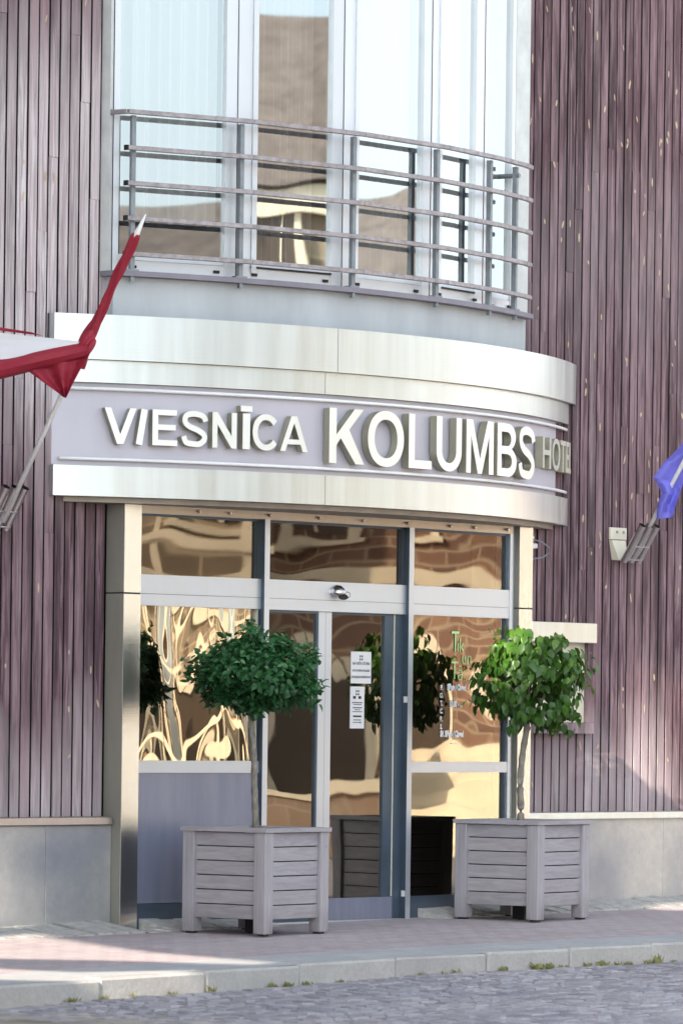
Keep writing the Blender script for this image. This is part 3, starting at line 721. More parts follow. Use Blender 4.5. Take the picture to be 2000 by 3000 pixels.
# sliding doors
Mx, L = seg(1)
for k, (a0, a1, lab, y) in enumerate(((-.03, .615, 'left sliding glass door leaf', .0), (.618, L-.03, 'right sliding glass door leaf with two notices', .012))):
    f = MB(); 
    if k == 0: f.box(a1-.072, a1, y, y+.045, .0, 2.250, M=Mx); f.box(a1-.09, a1-.072, y+.004, y+.04, .16, 2.25, 1, M=Mx); f.box(a0, a0+.02, y, y+.04, 0, 2.25, 1, M=Mx); f.box(a0+.02, a1-.072, y+.002, y+.045, 0, .16, 1, M=Mx); f.box(a0+.02, a1-.09, y, y+.04, 2.235, 2.25, 1, M=Mx)
    else:
        f.box(a0, a0+.072, y-.004, y+.045, .0, 2.250, M=Mx); f.box(a0+.001, a0+.005, y-.007, y-.004, .0, 2.25, 1, M=Mx)
        f.box(a1-.10, a1, y, y+.045, 0, 2.25, 1, M=Mx); f.box(a1-.21, a1-.10, y+.004, y+.04, .165, 2.25, 1, M=Mx); f.box(a1-.112, a1-.106, y-.004, y+.004, .17, 2.25, 2, M=Mx)
        f.box(a0+.072, a1-.10, y-.002, y+.045, 0, .165, 3, M=Mx); f.box(a0+.072, a1-.21, y, y+.04, 2.235, 2.25, 1, M=Mx)
    w = f.build('sliding_door', [M['alu'], M['alu_dark'], M['cream'], M['lacquer']], HOTEL); w['label'] = lab
    g0, g1 = (a0+.018, a1-.085) if k == 0 else (a0+.07, a1-.205)
    b = MB(); b.face([Mx @ Vector(p) for p in ((g0,y+.02,.158),(g1,y+.02,.158),(g1,y+.02,2.245),(g0,y+.02,2.245))]); b.build('pane', gl['door'], w)
b = MB(); b.box(.0, L, -.05, .06, -.03, .004, M=Mx); b.build('threshold', M['alu'], HOTEL)
# paper notices stuck on the right door leaf
NM = Mx
def notice(x0, x1, z0, z1, label, lines, bars):
    p = NM @ Vector((x0, .026, z0)); t = thing('notice', p, label, 'notice', 'paper notices on the door')
    b = MB(); b.box(x0, x1, .0285, .0305, z0, z1, M=NM); b.build('sheet', M['paper'], t)
    b = MB()
    for txt, z, size, sx in lines:
        V, F = text_mesh(txt, size, .0006, 'CENTER', .0005, sx)
        for f in F: b.face([NM @ Vector(((x0+x1)/2 + V[i].x, .0278 - V[i].z, z + V[i].y)) for i in f])
    for bx0, bx1, bz0, bz1 in bars: b.box(bx0, bx1, .0274, .0282, bz0, bz1, M=NM)
    cx = (x0+x1)/2; zt = z1 - .045
    for k in range(4):
        a = k*PI/2 + PI/4; b.face([NM @ Vector((cx + .016*math.cos(a) + .010*math.cos(a+d), .0277, zt + .016*math.sin(a) + .010*math.sin(a+d))) for d in (0, PI/2, PI, 3*PI/2)])
    b.build('print', M['ink'], t)
notice(.925, 1.145, 1.735, 1.968, 'upper white notice on the glass door, saying no rooms are available', [('NAV BRĪVU ISTABU', 1.872, .028, .78), ('NO ROOMS AVAILABLE', 1.822, .023, .78), ('СВОБОДНЫХ НОМЕРОВ НЕТ', 1.775, .021, .72)], [])
notice(.922, 1.075, 1.405, 1.712, 'lower narrow white notice on the glass door with a black bar', [('7.00 - 23.00', 1.628, .026, .8)][:0], [(0.952, 0.982, 1.622, 1.642), (1.01, 1.04, 1.622, 1.642), (0.942, 1.055, 1.59, 1.597), (0.955, 1.045, 1.577, 1.582), (0.95, 1.05, 1.553, 1.56), (0.97, 1.03, 1.539, 1.544), (0.945, 1.055, 1.525, 1.53), (0.955, 1.045, 1.488, 1.5), (0.958, 1.04, 1.464, 1.47), (0.952, 1.025, 1.447, 1.452), (1.028, 1.04, 1.443, 1.455)])
# motion sensor above the doors
SEN = thing('motion_sensor', Mx @ Vector((.71, -.016, 2.40)), 'grey domed motion sensor on the bar above the sliding doors', 'sensor')
b = MB(); cx = .71; z0 = 2.388; n = 14; rings = []
for i in range(9):
    ph = PI*.5*i/8; rr = .062*math.cos(ph); y = -.016 - .075*math.sin(ph)
    rings.append([Mx @ Vector((cx + rr*math.cos(t), y, z0 + rr*math.sin(t)*(1.0 if math.sin(t) > 0 else .45))) for t in [2*PI*k/n for k in range(n)]])
for r0, r1 in zip(rings, rings[1:]):
    for k in range(n): b.face([r0[k], r0[(k+1) % n], r1[(k+1) % n], r1[k]])
b.build('housing', M['pol'], SEN, True)
b = MB(); c = [Mx @ Vector((cx + .045*math.cos(t) + .02, -.066 - .008*math.cos(t), z0 - .028 + .022*math.sin(t))) for t in [2*PI*k/14 for k in range(14)]]; b.face(c); b.build('lens', M['black'], SEN)
b = MB(); b.tube([Mx @ Vector((cx + .07 + .036*math.cos(t), -.055, z0 - .012 + .022*math.sin(t))) for t in [2*PI*k/16 for k in range(17)]], .0035, 6, cap=False); b.build('wire_loop', M['pol'], SEN)
# small white stickers on the mullion
for z, lab in ((1.60, 'small white sticker halfway up the right door mullion'), (.165, 'small white sticker low on the right door mullion')):
    x, y = EN[2]; b = MB(); b.box(.6895, .6908, y-.042, y-.005, z, z+.045); tag(b.build('sticker', M['white']), lab, 'sticker', 'stickers on the door mullion')

# ---- things on the right wall
JB = thing('junction_box', (2.33, -.02, 2.83), 'small white junction box with a looped cable beside the right steel column', 'junction box')
b = MB(); b.cbox(2.29, 2.375, -.03, .045, 2.80, 2.838, .006); b.cbox(2.30, 2.345, -.02, .045, 2.86, 2.895, .005); b.build('box', M['white'], JB)
b = MB(); b.tube([(2.31,-.03,2.87),(2.38,-.06,2.85),(2.46,-.07,2.81),(2.48,-.05,2.77),(2.44,-.03,2.735),(2.36,0,2.72),(2.30,.03,2.71)], .006, 6); b.build('cable', M['post'], JB)
DC = thing('display_case', (2.42, 0, 1.38), 'wall-mounted menu display case with steel hood, half hidden behind the right tree', 'display case')
b = MB(); b.cbox(2.235, 3.015, -.10, .048, 2.085, 2.238, .003); b.build('hood', M['steel'], DC)
b = MB(); b.box(2.26, 2.985, .0, .045, 1.468, 2.084); b.build('back_board', M['cream'], DC)
b = MB(); b.box(2.24, 3.07, -.035, .045, 1.382, 1.466, 0, .72); b.build('bottom_rail', M['clad_r'], DC)
b = MB(); b.box(2.987, 3.07, -.035, .045, 1.468, 2.083, 0, .6); b.build('side_stile', M['clad_r'], DC)

# ---- flags
def holder(sx, label, group):
    h = thing('flag_holder', (sx, WQ, 2.7), label, 'flag holder', group)
    b = MB(); b.cbox(sx-.085, sx+.115, .02, .046, 2.905, 3.0, .004); b.box(sx-.02, sx+.0, .015, .03, 2.955, 2.975, 1); b.box(sx+.06, sx+.08, .015, .03, 2.955, 2.975, 1)
    b.poly([(sx-.075,.02,2.9),(sx+.1,.02,2.9),(sx+.06,-.03,2.745),(sx-.04,-.03,2.745),(sx-.075,.046,2.9),(sx+.1,.046,2.9),(sx+.06,.046,2.745),(sx-.04,.046,2.745)], [(0,1,2,3),(4,7,6,5),(0,4,5,1),(1,5,6,2),(2,6,7,3),(3,7,4,0)])
    b.build('wall_plate', [M['cream'], M['post']], h)
    d = Vector((0, -.555, .832))
    for k in (-1, 0, 1):
        p = Vector((sx + .075 + k*.088, -.055, 2.735)); b = MB(); L = .335
        ring = [p + d*t for t in (0, .02, .02, L-.012, L-.012, L)]
        b.tube([p, p + d*L], .0285, 14, cap=False); b.tube([p + d*.004, p + d*.012], .0275, 14); b.tube([p + d*(L-.01), p + d*L], .031, 14, cap=False)
        b.build('tube', M['pol'], h, True)
    for t in (.05, .17):
        b = MB(); a = Vector((sx-.02, -.055, 2.735)) + d*t; c = Vector((sx+.17, -.055, 2.735)) + d*t
        b.tube([a + Vector((0,-.01,-.03)), c + Vector((0,-.01,-.03))], .006, 6)
        b.build('clamp_bar', M['pol'], h)
    return h
holder(3.40, 'triple-tube flag holder with cream wall plate on the right wall', 'flag holders on the facade')
holder(-3.425, 'triple-tube flag holder at the left edge of the facade', 'flag holders on the facade')
def grid(b, rows, m, n=14, bulge=None, r=0.0):
    """lofts between (left, right) point pairs; m: material index per row band"""
    P = []
    for j, (a, c) in enumerate(rows):
        a, c = Vector(a), Vector(c)
        P.append([a.lerp(c, i/n) + (bulge(i/n, j) if bulge else Vector((0,0,0))) for i in range(n+1)])
    for j in range(len(P)-1):
        for i in range(n): b.face([P[j][i], P[j][i+1], P[j+1][i+1], P[j+1][i]], m[j] if isinstance(m, (list, tuple)) else m)
IR = Vector((.6756, -.7373, 0)); IU = Vector((0,0,1)); IN = Vector((-.7373, -.6756, 0))   # a sheet hanging roughly across the wind
def fl(x, y, d=0):   # position on the hanging sheet of the left flag (x right, y down, in hundredths)
    o = Vector((-3.72, -.545, 4.652)); k = .000967
    return o + IR*((x)*k) + IU*(-(y-240)*k) + IN*d
FL = thing('flag', (-3.35, -.13, 2.80), 'dark red and white flag twisted round its white pole at the left of the sign', 'flag')
d = (Vector((-3.35,-1.44,4.77)) - Vector((-3.35,-.13,2.80))).normalized(); p0 = Vector((-3.35,-.13,2.80))
b = MB(); b.tube([p0 - d*.02, p0 + d*2.22], .017, 12); b.build('pole', M['white'], FL, True)
b = MB(); b.tube([p0 + d*2.20, p0 + d*2.225, p0 + d*2.38], [.022, .022, .004], 12); b.build('finial', M['white'], FL, True)
b = MB()
# rolled part: twisted, ridged sleeve round the pole
n = 22; rings = []; T0, T1 = 2.235, 1.23
a_ = d.cross(Vector((0,0,1))).normalized(); b_ = a_.cross(d).normalized()
for i in range(61):
    t = i/60; p = p0 + d*(T0 + (T1-T0)*t); rad = .026 + .010*math.sin(t*9)*.5 + .022*t*t
    if i == 0: rad = .02
    ring = []
    for k in range(n):
        th = 2*PI*k/n; rr = rad*(1 + .20*math.sin(3*th + t*15) + .12*math.sin(5*th - t*11)); ring.append(p + a_*rr*math.cos(th) + b_*rr*math.sin(th) + Vector((0,0,-.012*t)))
    rings.append(ring)
for r0, r1 in zip(rings, rings[1:]):
    for k in range(n): b.face([r0[k], r0[(k+1) % n], r1[(k+1) % n], r1[k]], 0)
wave = lambda amp, f, ph: (lambda u, j: IN*(amp*math.sin(u*f + ph + j*.9)))
# blown sheet: red edge, white band, lower red band (continues out of the picture to the left)
xs_l = -900
grid(b, [(fl(xs_l,740,.00), fl(160,893,.02)), (fl(xs_l,770,.0), fl(200,905,.025)), (fl(xs_l,800,.0), fl(240,915,.03)), ], [0, 0], 24, wave(.02, 9, 0))
grid(b, [(fl(xs_l,802,.0), fl(500,955,.05)), (fl(xs_l,910,.0), fl(502,960,.05)), (fl(xs_l,1030,.02), fl(505,964,.05)), (fl(xs_l,1140,.04), fl(510,968,.055)), (fl(xs_l,1255,.05), fl(515,975,.06))], 1, 40, lambda u, j: IN*(.012*math.sin(u*14 + j*.8)*(1-u*u)) + IU*(.012*math.sin(u*7)*(1-u)))
grid(b, [(fl(xs_l,1257,.05), fl(520,960,.06)), (fl(xs_l,1300,.09), fl(545,985,.10)), (fl(xs_l,1360,.11), fl(550,1020,.11)), (fl(xs_l,1410,.07), fl(545,1050,.08)), (fl(xs_l,1435,.02), fl(430,1090,.03))], 0, 48, lambda u, j: IN*(.012*math.sin(u*17 + j*1.1)) + IU*(.012*math.sin(u*7)*(1-u)))
# lower corner hanging to a point on the pole
grid(b, [(fl(60,1120,.02), fl(560,1030,.05)), (fl(140,1162,.02), fl(530,1085,.06)), (fl(200,1205,.02), fl(505,1140,.06)), (fl(260,1248,.02), fl(478,1192,.05)), (fl(320,1290,.02), fl(448,1250,.05)), (fl(385,1338,.03), fl(405,1342,.04))], 0, 24, lambda u, j: IN*(.022*math.sin(u*13 + j*.35)))
# knot where the cloth leaves the pole
kn = fl(545, 960, .05)
for i in range(3):
    c = kn + IR*(.01*i-.01) + IU*(-.03*i+.02); rings = []
    for a in range(9):
        ph = -PI/2 + PI*a/8; rings.append([c + IR*(.030*math.cos(ph)*math.cos(t))*(1+.3*math.sin(3*t+i*2)) + IN*(.035*math.cos(ph)*math.sin(t)) + (IU*.85 + IR*.5).normalized()*(.075*math.sin(ph)) for t in [2*PI*k/14 for k in range(14)]])
    for r0, r1 in zip(rings, rings[1:]):
        for k in range(14): b.face([r0[k], r0[(k+1) % 14], r1[(k+1) % 14], r1[k]], 0)
b.build('cloth', [M['flag_red'], M['flag_white']], FL, True)
FRT = thing('flag', (3.475, -.06, 2.74), 'violet-blue flag drooping from its pole at the right edge', 'flag')
p0 = Vector((3.475, -.055, 2.735)) + Vector((0,-.555,.832))*.03
d2 = Vector((0,-.555,.832))
b = MB(); b.tube([p0, p0 + d2*2.2], .017, 12); b.build('pole', M['white'], FRT, True)
b = MB(); b.tube([p0 + d2*2.19, p0 + d2*2.22, p0 + d2*2.38], [.022, .022, .004], 12); b.build('finial', M['white'], FRT, True)
rows = [((3.475,-1.20,4.42),(3.475,-1.26,4.5)),((3.48,-1.0,4.16),(3.52,-1.08,4.20)),((3.50,-.80,3.93),(3.64,-.94,3.95)),((3.524,-.52,3.654),(3.655,-.72,3.70)),((3.46,-.45,3.55),(3.62,-.63,3.58)),((3.434,-.421,3.515),(3.588,-.59,3.477)),((3.369,-.351,3.382),(3.527,-.523,3.334)),((3.385,-.37,3.345),(3.52,-.515,3.30)),((3.419,-.405,3.261),(3.505,-.499,3.242)),((3.402,-.387,3.21),(3.488,-.481,3.16)),((3.391,-.374,3.123),(3.48,-.472,3.104)),((3.391,-.375,3.057),(3.475,-.466,3.076))]
b = MB(); grid(b, rows, 0, 20, lambda u, j: IN*(.02*math.sin(u*9 + j*1.3) + (.05*math.sin(PI*u) if j < 6 else .03*math.sin(PI*u*2))) )
b.build('cloth', M['flag_blue'], FRT, True)

# ------------------------------------------------------------------ planters
def make_planter(loc, ang, label):
    t = thing('planter', loc, label, 'planter', 'square timber planters beside the doors'); t.rotation_euler = (0, 0, ang)
    Wd = .3625; pw = .098; H = .695
    def prt(b, name, mats): 
        o = b.build(name, mats, t, rel=False); return o
    for i, (sx, sy) in enumerate(((-1,-1),(1,-1),(1,1),(-1,1))):
        b = MB(); x0, x1 = sorted((sx*Wd, sx*(Wd-pw))); y0, y1 = sorted((sy*Wd, sy*(Wd-pw)))
        b.cbox(x0, x1, y0, y1, .0, H, .004, 0, -.2 - rnd.random()*.7); prt(b, 'post', M['timber'])
        b = MB(); b.cbox(x0+.02, x1-.02, y0+.02, y1-.02, -.012, .0, .002); prt(b, 'foot', M['black'])
    for k in range(4):
        Mz = Matrix.Rotation(k*PI/2, 4, 'Z'); b = MB(); nb = 6; bh = (H - .095)/nb
        for j in range(nb):
            z = .095 + j*bh; b.cbox(-Wd+pw-.002, Wd-pw+.002, -Wd+.026, -Wd+.05, z + .0035, z + bh - .0035, .003, 0, .1 + rnd.random()*.85, Mz)
        b.box(-Wd+pw, Wd-pw, -Wd+.051, -Wd+.054, .1, H-.005, 1, 0, Mz)
        prt(b, 'side_boards', [M['timber'], M['gap']])
    b = MB(); o = Wd + .012; i_ = Wd - .105
    for k in range(4):
        Mz = Matrix.Rotation(k*PI/2, 4, 'Z')
        V = [(-o,-o,H+.001),(o,-o,H+.001),(i_,-i_,H+.001),(-i_,-i_,H+.001),(-o,-o,H+.03),(o,-o,H+.03),(i_,-i_,H+.03),(-i_,-i_,H+.03)]
        V = [Mz @ Vector((v[0] + (.0012 if v[0] < 0 else -.0012), v[1], v[2])) for v in V]
        b.poly(V, ((0,3,2,1),(4,5,6,7),(0,1,5,4),(1,2,6,5),(2,3,7,6),(3,0,4,7)), 0, .3 + .15*k)
    prt(b, 'rim', M['timber'])
    b = MB(); n = 8; s_ = 2*(Wd-.055)/n
    hgt = {}
    for i in range(n+1):
        for j in range(n+1): hgt[i,j] = .655 + rnd.uniform(-.012,.012)
    for i in range(n):
        for j in range(n):
            b.face([(-Wd+.055 + s_*a, -Wd+.055 + s_*c, hgt[a,c]) for a, c in ((i,j),(i+1,j),(i+1,j+1),(i,j+1))])
    prt(b, 'soil', M['soil'])
    b = MB(); b.box(-.05,.05,-.05,.05,-.01,.09); prt(b, 'centre_foot', M['black'])
    return t
PL = make_planter((-1.59, -.85, g(-1.59,-.85)+.014), math.radians(5.4), 'grey timber planter left of the sliding doors holding the flat dark green tree')
PR = copy_tree(PL); PR.location = (1.384, -.75, g(1.384,-.75)+.014); PR.rotation_euler = (0,0,math.radians(8)); PR['label'] = 'grey timber planter right of the sliding doors holding the round light green tree'

# ------------------------------------------------------------------ trees
def leaf(b, p, axis, nrm, L, W, r, m=0, fold=.25):
    axis = axis.normalized(); side = axis.cross(nrm)
    if side.length < 1e-4: side = axis.cross(Vector((1,0,.3)))
    side.normalize(); nn = side.cross(axis).normalized(); droop = -nn*L*.12
    a = p; m1 = p + axis*L*.42; tip = p + axis*L + droop*1.5
    l1 = p + axis*L*.22 + side*W*.44 + nn*W*fold*.8; l2 = p + axis*L*.60 + side*W*.42 + nn*W*fold*.8 + droop*.6
    r1 = p + axis*L*.22 - side*W*.44 + nn*W*fold*.8; r2 = p + axis*L*.60 - side*W*.42 + nn*W*fold*.8 + droop*.6
    V = [a, l1, l2, tip, r2, r1, m1 + droop*.2]
    b.poly(V, [(0,6,1),(6,2,1),(6,3,2),(0,5,6),(6,5,4),(6,4,3)], m, r)
def rdir(R_): 
    while True:
        v = Vector((R_.uniform(-1,1), R_.uniform(-1,1), R_.uniform(-1,1)))
        if .05 < v.length < 1: return v.normalized()
def make_tree(name, base, path, rads, cen, rx, ry, rz, label, mode, seed):
    R_ = random.Random(seed); t = thing(name, base, label, 'tree', None); base = Vector(base)
    b = MB(); pts = [base + Vector(p) for p in path]; pts = [Vector(p) for p in catmull3(pts, 5)]
    rr = [rads[0] + (rads[1]-rads[0])*i/(len(pts)-1) for i in range(len(pts))]
    rr = [x*(1 + .10*math.sin(i*2.3)) for i, x in enumerate(rr)]
    b.tube(pts, rr, 12)
    C = base + Vector(cen); twigs = []; top = pts[-1]
    for k in range(16):
        v = rdir(R_); v.z = abs(v.z)*.7 - .15; e = C + Vector((v.x*rx*.8, v.y*ry*.8, v.z*rz*.75)); s = top + Vector((0,0,R_.uniform(-.03,.06)))
        mid = s.lerp(e, .5) + Vector((0,0,.05)); b.tube([s, mid, e], [.012, .008, .003], 6, 1)
    b.build('trunk', [M['bark'], M['twig']], t, True)
    b = MB()
    def surf(v):  # uneven outline
        k = 1 + .16*math.sin(3.1*v.x*2 + seed) * math.cos(2.7*v.y*2 + 1.3) + .12*math.sin(4.6*v.z + 2.2*v.x + seed) + .08*math.sin(7*v.x + 5*v.z + seed*2)
        return k
    sub = []
    if mode == 'flat':
        for k in range(560):
            v = rdir(R_); rad = R_.uniform(.45, 1.0)**.6 * surf(v)
            z = v.z*rz*rad
            if v.z < 0: z *= .92
            p = C + Vector((v.x*rx*rad, v.y*ry*rad, z)); out = Vector((v.x, v.y, v.z*.5)).normalized()
            for j in range(8):
                q = p + rdir(R_)*R_.uniform(.01, .055); ax = (Vector((out.x, out.y, 0))*.8 + rdir(R_)*.75 + Vector((0,0,-.12)))
                nr = (Vector((0,0,1))*.8 + out*.5 + rdir(R_)*.55).normalized()
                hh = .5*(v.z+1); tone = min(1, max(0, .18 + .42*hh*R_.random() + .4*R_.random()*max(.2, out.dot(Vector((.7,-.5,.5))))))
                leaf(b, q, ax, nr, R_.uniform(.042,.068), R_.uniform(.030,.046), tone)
    else:
        holes = [(C + Vector(h[:3]), h[3]) for h in ((-.03,-.1,-.02,.085),(.3,-.1,-.02,.06),(.16,-.15,-.13,.055),(-.12,-.15,-.12,.05),(-.26,.0,-.03,.05))]
        for k in range(340):
            v = rdir(R_); rad = R_.uniform(.35, 1.0)**.55 * surf(v)
            p = C + Vector((v.x*rx*rad, v.y*ry*rad, v.z*rz*rad)); out = v
            if any(Vector(((p-h).x, 0, (p-h).z)).length < hr for h, hr in holes): continue
            for j in range(5):
                q = p + rdir(R_)*R_.uniform(.01, .06); ax = Vector((0,0,-1)) + out*.35 + rdir(R_)*.45
                nr = (out*.9 + rdir(R_)*.55 + Vector((0,0,.25))).normalized()
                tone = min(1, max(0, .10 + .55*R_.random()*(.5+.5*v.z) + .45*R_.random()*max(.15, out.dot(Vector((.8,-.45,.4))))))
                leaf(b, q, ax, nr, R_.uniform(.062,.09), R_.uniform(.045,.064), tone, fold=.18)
    for k in range(18):   # stray shoots breaking the outline
        v = rdir(R_); v.z = v.z*.7 + .1; v.normalize(); rad = surf(v)*.98
        p = C + Vector((v.x*rx*rad, v.y*ry*rad, v.z*rz*rad)); st = (v*.6 + rdir(R_)*.5 + Vector((0,0,.25 if mode == 'flat' else .05))).normalized()
        for j in range(4):
            q = p + st*(.024*j + .01); ax = st*.5 + rdir(R_)*.8 + (Vector((0,0,-.1)) if mode == 'flat' else Vector((0,0,-.8)))
            leaf(b, q, ax, (v + rdir(R_)*.6 + Vector((0,0,.5))).normalized(), R_.uniform(.035,.06), R_.uniform(.026,.042), min(1, .35 + .6*R_.random()))
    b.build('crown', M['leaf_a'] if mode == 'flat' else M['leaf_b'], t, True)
    return t
def catmull3(P, k):
    out = []
    for i in range(len(P)-1):
        p0, p1, p2, p3 = P[max(0,i-1)], P[i], P[i+1], P[min(len(P)-1,i+2)]
        for j in range(k):
            t = j/k; out.append(.5*((2*p1)+(-p0+p2)*t+(2*p0-5*p1+4*p2-p3)*t*t+(-p0+3*p1-3*p2+p3)*t**3))
    out.append(P[-1]); return out
zL = g(-1.59,-.85) + .67; zR = g(1.384,-.75) + .67
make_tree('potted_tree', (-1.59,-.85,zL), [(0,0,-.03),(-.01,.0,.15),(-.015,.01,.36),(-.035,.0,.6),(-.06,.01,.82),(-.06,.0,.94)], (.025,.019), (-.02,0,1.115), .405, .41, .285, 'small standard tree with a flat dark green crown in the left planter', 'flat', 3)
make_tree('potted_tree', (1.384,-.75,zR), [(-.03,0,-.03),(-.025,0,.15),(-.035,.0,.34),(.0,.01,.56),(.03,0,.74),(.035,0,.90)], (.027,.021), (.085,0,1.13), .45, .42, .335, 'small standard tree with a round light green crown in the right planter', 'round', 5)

# ------------------------------------------------------------------ weeds at the kerb
WS = [(-6.02,.05,'left of the picture'),(-5.72,.045,''),(-5.45,.05,''),(-5.05,.035,''),(-4.68,.06,''),(-4.08,.045,''),(-3.92,.04,''),(-3.72,.035,''),(-3.4,.03,''),(-2.55,.05,''),(-2.36,.04,''),(-2.22,.05,''),(-1.75,.05,''),(-1.42,.07,''),(-1.3,.055,''),(-1.16,.04,''),(-.92,.05,''),(-.78,.06,''),(-.62,.045,''),(-.52,.035,''),(-.3,.05,''),(-.22,.09,''),(-.05,.03,'')]
for k, (s, hgt, _) in enumerate(WS):
    q = kerb_q(s) - .022; z = g(s, kerb_q(s)) - KH + .0
    o = MB(); wid = rnd.uniform(.03, .05)
    for i in range(rnd.randint(16, 34)):
        p = Vector((s + rnd.uniform(-wid, wid), q + rnd.uniform(-.02,.012), z)); a = Vector((rnd.uniform(-.9,.9), rnd.uniform(-.6,.3), 1)).normalized(); L = hgt*rnd.uniform(.35, 1.0)
        leaf(o, p, a, Vector((rnd.uniform(-1,1), -1, .3)).normalized(), L, L*.35, rnd.random())
    w = o.build('weed', M['weed'])
    tag(w, 'low green weed tuft growing in the joint between kerb and cobbles', 'weed', 'weeds along the kerb')

# ------------------------------------------------------------------ across the street (seen in the glass)
def house(name, origin, ang, W, D, H, roof_h, wall, label, arches=False, trim=None):
    t = thing(name, origin, label, 'building'); t.rotation_euler = (0,0,ang)   # local front faces -Y
    b = MB(); b.box(-W/2, W/2, 0, D, 0, H); b.build('wall', wall, t, rel=False)
    b = MB(); e = .35
    V = [(-W/2-e,-e,H),(W/2+e,-e,H),(W/2+e,D+e,H),(-W/2-e,D+e,H),(-W/2+W*.12,D/2,H+roof_h),(W/2-W*.12,D/2,H+roof_h)]
    b.poly(V, [(3,2,1,0),(0,1,5,4),(1,2,5),(2,3,4,5),(3,0,4)]); b.build('roof', M['roof'], t, rel=False)
    b = MB(); b.box(-W/2-.1, W/2+.1, -.18, -.003, H-.45, H-.05); b.box(-W/2-.05, W/2+.05, -.1, -.003, 3.4, 3.65); b.box(-W/2, W/2, -.14, -.003, 0, .55); b.build('cornice', M['pale_trim'], t, rel=False)
    for k in range(int(W/.9)):
        x = -W/2 + .45 + k*.9
        if abs(((x + W/2) / (W/int(W/2.2))) % 1 - .5) > .42 and arches:
            b = MB(); b.box(x-.07, x+.07, -.11, -.004, .56, 3.38); b.build('pilaster', M['pale_trim'], t, rel=False)
    n = int(W/2.2)
    for i in range(n):
        x = -W/2 + (i+.5)*W/n
        if arches:
            b = MB(); b.box(x-.62, x+.62, -.02, -.001, .0, 1.9); b.prism([], 0, 0) if False else None
            b.face([(x + .62*math.cos(a), -.012, 1.9 + .62*math.sin(a)) for a in [PI*k/12 for k in range(13)]])
            o = b.build('door', M['darkwin'], t, rel=False)
            b = MB()
            for k in range(9):
                a0, a1 = PI*k/9 + .02, PI*(k+1)/9 - .02; b.poly([(x+r_*math.cos(a), y_, 1.9+r_*math.sin(a)) for y_ in (-.08,-.002) for r_, a in ((.64,a0),(.64,a1),(.95,a1),(.95,a0))], [(0,1,2,3),(7,6,5,4),(0,4,5,1),(1,5,6,2),(2,6,7,3),(3,7,4,0)])
            b.box(x-.9, x-.63, -.07, -.002, .55, 1.88); b.box(x+.63, x+.9, -.07, -.002, .55, 1.88); b.build('surround', M['pale_trim'], o, rel=False)
        for z in ([1.0] if not arches else []) + [4.3] + ([7.0] if H > 8.6 else []):
            b = MB(); b.box(x-.45, x+.45, -.02, -.001, z, z+1.5); o = b.build('window', M['darkwin'], t, rel=False)
            b = MB(); b.box(x-.62, x-.46, -.06, -.001, z-.1, z+1.65); b.box(x+.46, x+.62, -.06, -.001, z-.1, z+1.65); b.box(x-.459, x+.459, -.06, -.001, z+1.51, z+1.65); b.box(x-.7, x+.7, -.12, -.001, z-.2, z-.102); b.box(x-.03, x+.03, -.045, -.021, z, z+1.5); b.build('frame', M['pale_trim'], o, rel=False)
    return t
# fronts turn towards the hotel and the low sun
house('town_house', (-1.5,-27,-.2), math.radians(180+24), 13, 8, 5.9, 2.6, M['brownwall'], 'brown brick house opposite, mirrored in the leftmost bay window')
house('town_house', (13.5,-26,-.2), math.radians(180+38), 12, 9, 8.8, 2.85, M['sandstone'], 'sandstone house with arched doors opposite, mirrored in the entrance glass', True)
house('town_house', (25,-18.5,-.2), math.radians(180+58), 10, 8, 7.2, 2.2, M['ochre'], 'ochre house further along the street, mirrored in the doors', True)
house('town_house', (33,-6,-.2), math.radians(180+78), 10, 8, 5.6, 2.2, M['redwall'], 'red-brown house at the far end of the street, mirrored in the right window')
# low stone wall and stacked timber in front of them
b = MB(); Mx = Matrix.Translation((14,-18.5,-.2)) @ Matrix.Rotation(math.radians(38), 4, 'Z')
b.box(-6, 6, -.25, .25, 0, .75, M=Mx); b.box(-6.05, 6.05, -.3, .3, .752, .9, 1, M=Mx)
tag(b.build('stone_wall', [M['brownwall'], M['pale_trim']]), 'low stone wall across the street, mirrored in the sliding doors', 'wall')
STK = thing('timber_stack', (10.2,-14.6,-.2), 'stack of pale planks across the street, mirrored in the sliding doors', 'timber stack')
for k in range(7):
    b = MB(); Mx2 = Matrix.Translation((10.2,-14.6,-.2+.1*k)) @ Matrix.Rotation(math.radians(42 + rnd.uniform(-3,3)), 4, 'Z'); b.box(-1.9, 1.9, -.3+rnd.uniform(-.1,.1), .3, 0, .085, M=Mx2); b.build('plank', M['pale_trim'], STK)

SCF = thing('timber_scaffold', (13,-20,-.2), 'pale timber scaffold in front of the sandstone house, mirrored in the left entrance window', 'scaffold')
Mx = Matrix.Translation((12.2,-20.6,-.2)) @ Matrix.Rotation(math.radians(180+40), 4, 'Z')
for k in range(9):
    b = MB(); x = -5.5 + k*1.35 + rnd.uniform(-.1,.1); b.box(x-.06, x+.06, -.06, .06, 0, 5.2 + rnd.uniform(-.4,.6), M=Mx @ Matrix.Rotation(rnd.uniform(-.03,.03), 4, 'Y')); b.build('upright', M['pale_trim'], SCF)
for z in (1.25, 2.5, 3.75, 4.9):
    b = MB(); b.box(-6, 6, -.11, -.065, z, z+.11, M=Mx); b.build('ledger', M['pale_trim'], SCF)
for k in range(4):
    b = MB(); b.tube([Mx @ Vector((-5.3 + k*2.7, -.16, .1)), Mx @ Vector((-2.8 + k*2.7, -.16, 3.7))], .05, 6); b.build('brace', M['ochre'], SCF)
b = MB(); b.box(-5.8, 1.5, .07, .7, 2.62, 2.67, M=Mx); b.build('deck', M['pale_trim'], SCF)
STP = thing('stone_steps', (16.8,-10.3,-.2), 'pale stone steps across the street, mirrored in the right entrance window', 'steps')
